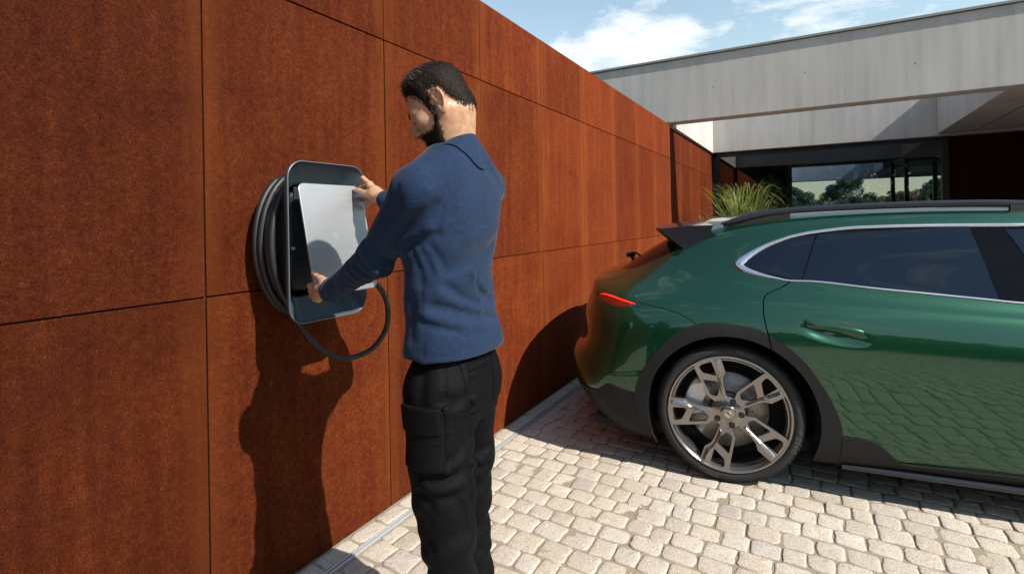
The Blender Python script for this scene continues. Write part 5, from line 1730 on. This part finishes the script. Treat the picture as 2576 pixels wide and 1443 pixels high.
def sd_head_noear(q):
    d = sd_ell(q, (-0.004, 0, 0.036), (0.090, 0.074, 0.084))
    return smin(d, sd_ell(q, (0.034, 0, -0.030), (0.060, 0.060, 0.084)), 0.03) * HS
BLINE = np.array([(-0.02, -0.2), (0.004, -0.2), (0.008, -0.028), (0.026, -0.034), (0.036, -0.052), (0.052, -0.060), (0.070, -0.056), (0.084, -0.046), (0.098, -0.043), (0.13, -0.043)])
def beard_mask(q):
    m = np.interp(q[:, 0], BLINE[:, 0], BLINE[:, 1]) - q[:, 2] + 0.0015 * np.sin(q[:, 0] * 800 + q[:, 1] * 600)
    m = np.minimum(m, q[:, 2] + 0.118)
    m = np.minimum(m, q[:, 0] - 0.008 - 0.42 * np.maximum(0, -0.040 - q[:, 2]))
    lips = sd_ell(q, (0.104, 0, -0.064), (0.016, 0.020, 0.008))
    return np.minimum(m, lips)
def sd_beard(p):
    q = w2h(p)
    m = beard_mask(q)
    d = smin(sd_head(p), sd_neck(p), 0.022) - (0.0006 + 0.0030 * np.clip(m / 0.015, 0, 1)) + 0.0007 * np.sin(q[:, 0] * 500) * np.sin(q[:, 2] * 460 + q[:, 1] * 200)
    return smax(d, 0.006 - m, 0.002)
FOLDS += [
 ([(0.996,1.033,1.49),(0.99,1.002,1.422),(0.97,0.994,1.34)], 0.0035, 0.0035),
 ([(0.97,0.994,1.34),(0.944,0.979,1.324),(0.902,0.976,1.312),(0.882,0.978,1.306)], 0.01, 0.01),
 ([(0.897,0.978,1.306),(0.914,0.979,1.284),(0.923,0.984,1.245),(0.921,0.988,1.216)], 0.008, 0.007),
 ([(0.924,0.976,1.312),(0.941,0.985,1.284),(0.949,0.997,1.244)], 0.008, 0.006),
 ([(0.948,0.982,1.318),(0.965,1.004,1.283),(0.978,1.023,1.243)], 0.01, 0.005),
 ([(0.908,0.978,1.301),(0.92,0.98,1.267)], 0.007, -0.004),
 ([(1.001,1.198,1.302),(1.001,1.109,1.277),(0.987,1.039,1.248)], 0.014, 0.004),
 ([(1.005,1.217,1.352),(1.01,1.108,1.33),(0.989,1.037,1.299)], 0.018, -0.004),
 ([(1.001,1.117,1.214),(1.001,1.138,1.179),(0.998,1.187,1.157)], 0.008, 0.007),
 ([(1.001,1.098,1.237),(1.002,1.116,1.211),(0.999,1.174,1.183)], 0.009, -0.005),
 ([(0.978,1.022,1.209),(0.993,1.067,1.176),(1.001,1.126,1.153)], 0.01, 0.008),
 ([(0.966,1.009,1.188),(0.989,1.052,1.161),(1.004,1.131,1.135)], 0.011, -0.006),
 ([(0.949,0.994,1.161),(0.982,1.033,1.149),(1.006,1.097,1.126),(1.003,1.212,1.1)], 0.01, 0.006),
 ([(0.933,0.987,1.139),(0.966,1.007,1.127),(1.002,1.053,1.11)], 0.011, -0.005),
 ([(0.927,0.985,1.119),(0.969,1.003,1.105),(1.007,1.055,1.09)], 0.009, 0.004),
 ([(1.004,1.049,1.094),(1.015,1.125,1.098),(1.008,1.216,1.084)], 0.012, -0.004),
 ([(0.922,0.989,1.211),(0.926,0.985,1.144),(0.933,0.978,1.037)], 0.0035, 0.003),
 ([(0.883,0.987,1.186),(0.897,0.986,1.13),(0.893,0.981,1.074)], 0.012, 0.004),
 ([(0.907,0.934,1.489),(0.902,0.924,1.445),(0.885,0.933,1.413)], 0.012, 0.004),
 ([(0.979,0.981,1.411),(0.937,0.963,1.379),(0.875,0.967,1.341)], 0.013, 0.005),
 ([(0.976,0.96,1.443),(0.927,0.942,1.401),(0.859,0.951,1.358)], 0.014, -0.004),
 ([(0.961,0.984,1.356),(0.912,0.974,1.329),(0.837,0.989,1.299)], 0.012, -0.005),
 ([(0.939,0.976,1.34),(0.877,0.979,1.306),(0.795,1.0,1.262)], 0.01, 0.005),
 ([(0.79,0.958,1.312),(0.799,0.98,1.282),(0.796,1.024,1.26)], 0.01, 0.005),
 ([(0.756,0.959,1.282),(0.768,0.978,1.252),(0.774,1.004,1.231)], 0.01, -0.005),
 ([(0.729,0.96,1.264),(0.729,0.983,1.232)], 0.01, 0.005),
 ([(0.63,1.002,1.22),(0.63,1.026,1.191)], 0.009, 0.004),
 ([(1.001,1.171,1.524),(0.999,1.242,1.479)], 0.018, 0.004),
 ([(0.863,0.988,1.034),(0.973,0.996,1.035),(1.018,1.077,1.026)], 0.003, 0.0022),
]
TFOLDS += [
 ([(0.963,1.023,1.019),(0.978,1.005,0.973),(0.984,0.998,0.936)], 0.004, 0.003),
 ([(0.984,0.998,0.936),(1.004,1.029,0.934),(1.013,1.077,0.927)], 0.004, 0.003),
 ([(1.013,1.081,0.928),(1.01,1.049,0.921),(1.0,1.021,0.916),(0.981,0.995,0.927)], 0.013, 0.01),
 ([(1.012,1.074,0.919),(1.008,1.044,0.912),(1.0,1.021,0.905),(0.986,1.0,0.914)], 0.014, -0.008),
 ([(1.011,1.077,0.953),(1.012,1.067,0.932),(1.011,1.072,0.893)], 0.012, 0.01),
 ([(1.011,1.075,0.892),(1.007,1.071,0.835),(1.01,1.06,0.782),(1.008,1.066,0.697),(1.0,1.09,0.6)], 0.01, 0.01),
 ([(1.006,1.058,0.807),(1.0,1.025,0.794),(0.987,1.002,0.777)], 0.014, 0.006),
 ([(1.009,1.056,0.783),(1.003,1.026,0.77),(0.988,1.001,0.762)], 0.014, -0.006),
 ([(1.011,1.056,0.751),(1.001,1.022,0.74),(0.972,0.988,0.735),(0.924,0.972,0.739)], 0.014, 0.01),
 ([(1.009,1.058,0.721),(0.997,1.02,0.715),(0.973,0.993,0.71),(0.921,0.976,0.717)], 0.014, -0.008),
 ([(1.008,1.053,0.703),(0.998,1.024,0.69),(0.972,0.993,0.689)], 0.012, 0.008),
 ([(0.911,0.975,0.723),(0.933,0.979,0.694),(0.945,0.982,0.664)], 0.012, 0.006),
 ([(0.941,0.981,0.656),(0.94,0.99,0.594),(0.942,1.001,0.508)], 0.004, 0.003),
 ([(0.912,0.983,0.63),(0.925,0.987,0.6),(0.927,0.995,0.564)], 0.013, 0.006),
 ([(0.932,1.268,0.706),(0.919,1.236,0.696),(1.01,1.074,0.776)], 0.01, 0.007),
 ([(0.931,1.277,0.678),(0.918,1.245,0.664),(1.011,1.071,0.749)], 0.011, -0.006),
 ([(0.925,1.281,0.641),(0.914,1.25,0.642),(1.01,1.076,0.734)], 0.01, 0.006),
 ([(0.904,1.285,0.415),(0.894,1.264,0.395),(1.007,1.077,0.513)], 0.012, 0.007),
 ([(0.899,1.319,0.375),(0.898,1.284,0.36),(0.886,1.262,0.349)], 0.012, -0.006),
 ([(1.0,1.028,0.672),(1.007,1.044,0.634),(1.005,1.061,0.583)], 0.014, 0.005),
 ([(0.909,1.0,1.009),(0.93,0.98,0.973),(0.93,0.97,0.928)], 0.012, 0.005),
]
# ---- materials
def make_skin():
    m = NT('skin')
    v = m.coord('Object')
    n = m.noise(v, 55, 5, 0.6); n2 = m.noise(v, 9, 3, 0.5)
    c = m.mix(m.rng(n, 0.35, 0.65), (0.33, 0.182, 0.105), (0.43, 0.25, 0.155))
    c = m.mix(m.rng(n2, 0.45, 0.75, 0, 0.35), c, (0.40, 0.155, 0.10))
    m.color(c)
    m.set(Roughness=0.48)
    m.p.inputs['Subsurface Weight'].default_value = 0.12
    m.p.inputs['Subsurface Radius'].default_value = (0.012, 0.004, 0.002)
    m.p.inputs['Subsurface Scale'].default_value = 0.6
    m.bump(m.noise(v, 420, 3, 0.6), 0.12, 0.001)
    return m.mat
def make_cloth(name, a, b, sheen, weave=1500.0, wr=0.5, rough=0.85):
    m = NT(name)
    v = m.coord('Object')
    n = m.noise(v, 70, 4, 0.6); big = m.noise(v, 6, 4, 0.55)
    m.color(m.mix(m.rng(m.math('ADD', m.math('MULTIPLY', n, 0.5), m.math('MULTIPLY', big, 0.5)), 0.35, 0.65), a, b))
    m.set(Roughness=rough)
    m.p.inputs['Specular IOR Level'].default_value = 0.08
    m.p.inputs['Sheen Weight'].default_value = sheen
    m.p.inputs['Sheen Roughness'].default_value = 0.45
    fine = m.noise(v, weave, 2, 0.5)
    wrk = m.noise(m.coord('Object', scale=(1.0, 1.0, 1.9)), 16, 5, 0.55, 1.2)
    h = m.math('ADD', m.math('MULTIPLY', wrk, 1.0), m.math('MULTIPLY', fine, 0.10))
    m.bump(h, wr, 0.012)
    return m.mat
M_skin = make_skin()
M_shirt = make_cloth('navy_cotton_jersey', (0.0085, 0.0175, 0.040), (0.0135, 0.0265, 0.058), 0.08, 1500, 0.32)
M_trouser = make_cloth('black_work_twill', (0.0020, 0.0020, 0.0028), (0.0036, 0.0036, 0.0046), 0.0, 1300, 0.40, 0.7)
M_hair = plain('dark_brown_hair', (0.0085, 0.0052, 0.0036), 0.7, 0, 0.35, 300)
for _n in M_hair.node_tree.nodes:
    if _n.type == 'BSDF_PRINCIPLED': _n.inputs['Specular IOR Level'].default_value = 0.15
M_nail = plain('finger_nail', (0.62, 0.43, 0.36), 0.3)
M_shoe = plain('black_leather_shoe', (0.012, 0.012, 0.012), 0.4)

def sdf_obj(name, fn, lo, hi, h, mat, parent=None, smooth_iter=0):
    V, Q = surface_nets(fn, lo, hi, h)
    me = bpy.data.meshes.new(name)
    me.vertices.add(len(V)); me.vertices.foreach_set('co', (V - PB).astype(np.float32).ravel())
    me.loops.add(len(Q) * 4); me.loops.foreach_set('vertex_index', Q.astype(np.int32).ravel())
    me.polygons.add(len(Q)); me.polygons.foreach_set('loop_start', np.arange(0, len(Q) * 4, 4, dtype=np.int32))
    me.polygons.foreach_set('loop_total', np.full(len(Q), 4, dtype=np.int32))
    me.update(calc_edges=True); me.validate()
    me.polygons.foreach_set('use_smooth', [True] * len(me.polygons))
    o = link(name, me, parent, mat)
    if smooth_iter:
        md = o.modifiers.new('smooth', 'SMOOTH'); md.factor = 0.5; md.iterations = smooth_iter
    return o
person = sdf_obj('person', sd_body, (0.20, 0.86, 0.04), (1.08, 1.48, 1.86), 0.0036, M_skin)
person.location = PB
tag(person, 'dark-haired bearded person in navy long-sleeved shirt lifting the cover off the wall charger', 'person')
shirt = sdf_obj('shirt', sd_shirt, (0.38, 0.84, 0.94), (1.10, 1.46, 1.62), 0.0056, M_shirt, person, 1)
trousers = sdf_obj('trousers', sd_trousers, (0.74, 0.90, 0.03), (1.10, 1.36, 1.10), 0.0060, M_trouser, person, 1)
hair = sdf_obj('hair', sd_hair, (0.74, 0.97, 1.55), (1.05, 1.27, 1.85), 0.0034, M_hair, person)
beard = sdf_obj('beard', sd_beard, (0.74, 0.97, 1.50), (1.0, 1.27, 1.75), 0.0030, M_hair, person)

def sd_box(p, lo, hi):
    lo, hi = _v(lo), _v(hi); c = (lo + hi) / 2; h = (hi - lo) / 2
    q = np.abs(p - c) - h
    return np.linalg.norm(np.maximum(q, 0), axis=1) + np.minimum(q.max(1), 0)
def patch(name, lo, hi, off, h=0.0036):
    return sdf_obj(name, lambda p: smax(smax(sd_trousers(p) - off, -(sd_trousers(p) + 0.004), 0.001), sd_box(p, lo, hi) - 0.003, 0.004), np.array(lo) - 0.02, np.array(hi) + 0.02, h, M_trouser, trousers)
patch('cargo_pocket', (0.872, 0.93, 0.760), (0.980, 1.03, 0.905), 0.009)
patch('pocket_flap', (0.868, 0.93, 0.850), (0.976, 1.03, 0.912), 0.0135)
patch('pocket_strip', (0.984, 0.93, 0.752), (0.993, 1.05, 0.918), 0.006)
patch('back_pocket', (0.965, 1.055, 0.875), (1.10, 1.150, 1.010), 0.0035)
patch('pocket_welt', (0.965, 1.075, 0.988), (1.10, 1.165, 1.000), 0.008)
patch('back_pocket', (0.965, 1.195, 0.875), (1.10, 1.260, 1.010), 0.0035)

# shirt collar, folded over
V, F = [], []
n = 48
NC = _v((0.9235, 1.139, 0))
for k in range(n):
    a = 2 * math.pi * k / n                       # 0 = back of the neck
    back = 0.5 + 0.5 * math.cos(a)
    zt = 1.548 + 0.058 * back ** 1.2
    c = NC + _v((-0.016 * (1 - back), 0, 0))
    fall = 0.060 + 0.006 * (1 - back)
    for r_, z in ((0.050, zt - 0.05), (0.0555, zt - 0.004), (0.0595, zt + 0.0005), (0.0635, zt - 0.002), (0.0845, zt - fall + 0.004), (0.086, zt - fall), (0.081, zt - fall - 0.001)):
        V.append((c[0] + r_ * math.cos(a) * 0.98 - PB[0], c[1] + r_ * math.sin(a) * (1.0 + 0.10 * (z < zt - 0.02)) - PB[1], z - PB[2]))
V = np.array(V)
for it in range(14):                              # let the fall of the collar lie on the shirt
    sel = np.concatenate([np.arange(4, len(V), 7), np.arange(5, len(V), 7), np.arange(6, len(V), 7)])
    dd_ = sd_shirt(V[sel] + PB) - np.where(sel % 7 == 6, 0.000, 0.004)
    V[sel, 2] -= np.clip(dd_, -0.004, 0.004) * 0.8
for k in range(n):
    j = (k + 1) % n
    for i in range(6):
        F.append((k * 7 + i, j * 7 + i, j * 7 + i + 1, k * 7 + i + 1))
mesh('collar', V, F, M_shirt, shirt, True)
# cuffs
for W_, E_, r_ in ((LWR, LEL, 0.0355), (RWR, REL, 0.0355)):
    d_ = (E_ - W_) / np.linalg.norm(E_ - W_)
    pts = [W_ + d_ * t - PB for t in (-0.001, 0.0, 0.016, 0.030, 0.034)]
    v, f = tube(pts, [r_ - 0.004, r_, r_ + 0.002, r_ + 0.003, r_ - 0.001], 28)
    mesh('cuff', v, f, M_shirt, shirt, True)
# short hair: thousands of fine blades growing from scalp and jaw
def strands(name, src, n, lmin, lmax, mat, parent, flow, seed, keep):
    rg = np.random.default_rng(seed)
    me = src.data
    co = np.empty(len(me.vertices) * 3, np.float32); me.vertices.foreach_get('co', co); co = co.reshape(-1, 3) + PB
    no = np.empty(len(me.vertices) * 3, np.float32); me.vertices.foreach_get('normal', no); no = no.reshape(-1, 3)
    q = (co - HEAD_O) @ HM / HS
    ok = np.where(keep(q))[0]
    idx = rg.choice(ok, n)
    P = co[idx] + rg.normal(0, 0.0012, (n, 3)); N_ = no[idx]; q = q[idx]
    D = flow(q) @ HM.T
    D = D - N_ * np.einsum('ij,ij->i', D, N_)[:, None] * 0.9
    D /= np.maximum(np.linalg.norm(D, axis=1)[:, None], 1e-6)
    lift = rg.uniform(0.15, 0.55, n)[:, None]
    D = D * (1 - lift) + N_ * lift + rg.normal(0, 0.16, (n, 3)); D /= np.linalg.norm(D, axis=1)[:, None]
    thick = np.clip(hair_thick(q) / 0.012, 0.3, 1) if name == 'hair_strands' else np.ones(n)
    L = (rg.uniform(lmin, lmax, n) * thick)[:, None]
    S = np.cross(D, N_); S /= np.maximum(np.linalg.norm(S, axis=1)[:, None], 1e-6)
    w = 0.00055
    V = np.stack([P - S * w - N_ * 0.001, P + S * w - N_ * 0.001, P + D * L * 0.55 + S * w * 0.7, P + D * L * 0.55 - S * w * 0.7, P + D * L - N_ * L * 0.15], 1) - PB
    b = np.arange(n)[:, None] * 5
    F = np.concatenate([b + np.array([[0, 1, 2, 3]])]).tolist() + (b + np.array([[3, 2, 4]])).tolist()
    m2 = bpy.data.meshes.new(name); m2.from_pydata(V.reshape(-1, 3).tolist(), [], F)
    return link(name, m2, parent, mat)
def flow_hair(q):
    top = np.clip((q[:, 2] - 0.06) / 0.05, 0, 1)[:, None]
    down = np.stack([-0.35 * np.ones(len(q)), 0 * q[:, 0], -np.ones(len(q))], 1)
    fwd = np.stack([np.ones(len(q)), 0.25 * np.sign(q[:, 1]), 0.35 * np.ones(len(q))], 1)
    return down * (1 - top) + fwd * top
M_hair2 = plain('brown_hair_strand', (0.024, 0.0150, 0.0100), 0.5, 0, 0.6, 220)
M_hair3 = plain('beard_hair', (0.011, 0.0068, 0.0048), 0.6, 0, 0.6, 220)
for _m in (M_hair2, M_hair3):
    for _n in _m.node_tree.nodes:
        if _n.type == 'BSDF_PRINCIPLED': _n.inputs['Specular IOR Level'].default_value = 0.18
strands('hair_strands', hair, 15000, 0.006, 0.014, M_hair2, hair, flow_hair, 4, lambda q: hair_mask(q) > 0.0)
strands('front_tufts', hair, 1500, 0.010, 0.019, M_hair2, hair, lambda q: np.stack([np.ones(len(q)), 0.5 * np.sin(q[:, 1] * 180), 0.5 + 0.4 * np.sin(q[:, 0] * 240)], 1), 9, lambda q: (q[:, 2] > 0.075) & (q[:, 0] > -0.02))
def fade(lo, hi):
    def f(q):
        m = hair_mask(q)
        pr = np.clip((m - lo) / (hi - lo), 0, 1)
        ear = ((q[:, 0] + 0.012) / 0.026) ** 2 + ((q[:, 2] + 0.012) / 0.034) ** 2 < 1
        side = np.abs(q[:, 1]) > 0.066
        return (np.linalg.norm(q, axis=1) < 0.15) & (RNG.random(len(q)) < pr) & (q[:, 2] > -0.11) & ~(ear & side) & (m < 0.05)
    return f
strands('faded_hair', person, 15000, 0.003, 0.0075, M_hair2, hair, flow_hair, 6, fade(-0.010, 0.014))
strands('beard_strands', beard, 4000, 0.003, 0.007, M_hair3, beard, lambda q: np.stack([0.25 * np.ones(len(q)), 0 * q[:, 0], -np.ones(len(q))], 1), 5, lambda q: beard_mask(q) > -0.002)
strands('beard_edge', person, 8000, 0.0025, 0.0055, M_hair3, beard, lambda q: np.stack([0.25 * np.ones(len(q)), 0 * q[:, 0], -np.ones(len(q))], 1), 8, lambda q: (RNG.random(len(q)) < np.clip((beard_mask(q) + 0.003) / 0.010, 0, 1)) & (q[:, 0] > 0.0) & (q[:, 2] > -0.125) & (np.linalg.norm(q, axis=1) < 0.16))
# eyebrows, lashes
for s in (-1, 1):
    pts = [h2w((0.098 - 0.9 * (abs(y_) - 0.012) ** 1.3 * 2.2, s * y_, 0.021 + z)) - PB for y_, z in ((0.012, -0.003), (0.022, 0.001), (0.034, 0.003), (0.044, -0.002))]
    v, f = tube(pts, [0.0032, 0.004, 0.0036, 0.0018], 8)
    mesh('eyebrow', v, f, M_hair, person, True)
    pts = [h2w((0.0915 - 3.0 * (abs(y_) - 0.030) ** 2 * 12, s * y_, -0.010)) - PB for y_ in (0.021, 0.026, 0.031, 0.037, 0.042)]
    v, f = tube(pts, [0.0008, 0.0013, 0.0014, 0.0013, 0.0008], 6)
    mesh('eyelashes', v, f, M_hair, person, True)
# thumb nails
for H_, nrm_ in ((LH, (0.45, -0.85, 0.25)), (RH, (0.75, -0.6, 0.15))):
    a, b = _v(H_['tip']), _v(H_['ttip'])
    d_ = (b - a) / np.linalg.norm(b - a)
    nn = _v(nrm_); nn = nn - d_ * (nn @ d_); nn /= np.linalg.norm(nn); ss = np.cross(d_, nn)
    V = []
    for t in (-0.005, 0.0, 0.005, 0.0085):
        for u in (-1, -0.5, 0, 0.5, 1):
            wv = 0.0055 * (1 if t < 0.007 else 0.75)
            V.append(b + d_ * t + ss * u * wv + nn * (0.0093 - 0.0028 * u * u - 0.0006 * (t > 0.007) * 3) - PB)
    F = [(i * 5 + k, i * 5 + k + 1, i * 5 + k + 6, i * 5 + k + 5) for i in range(3) for k in range(4)]
    mesh('thumb_nail', V, F, M_nail, person, True)
# work shoes
for x, y_ in ((0.955, 1.072), (0.85, 1.30)):
    f_ = lambda p, x=x, y_=y_: smax(smin(sd_ell(p, (x - 0.075, y_, 0.040), (0.125, 0.048, 0.045)), sd_ell(p, (x + 0.015, y_, 0.055), (0.062, 0.043, 0.065)), 0.03), 0.006 - p[:, 2], 0.004)
    sdf_obj('shoe', f_, (x - 0.24, y_ - 0.08, -0.02), (x + 0.12, y_ + 0.08, 0.16), 0.007, M_shoe, person)
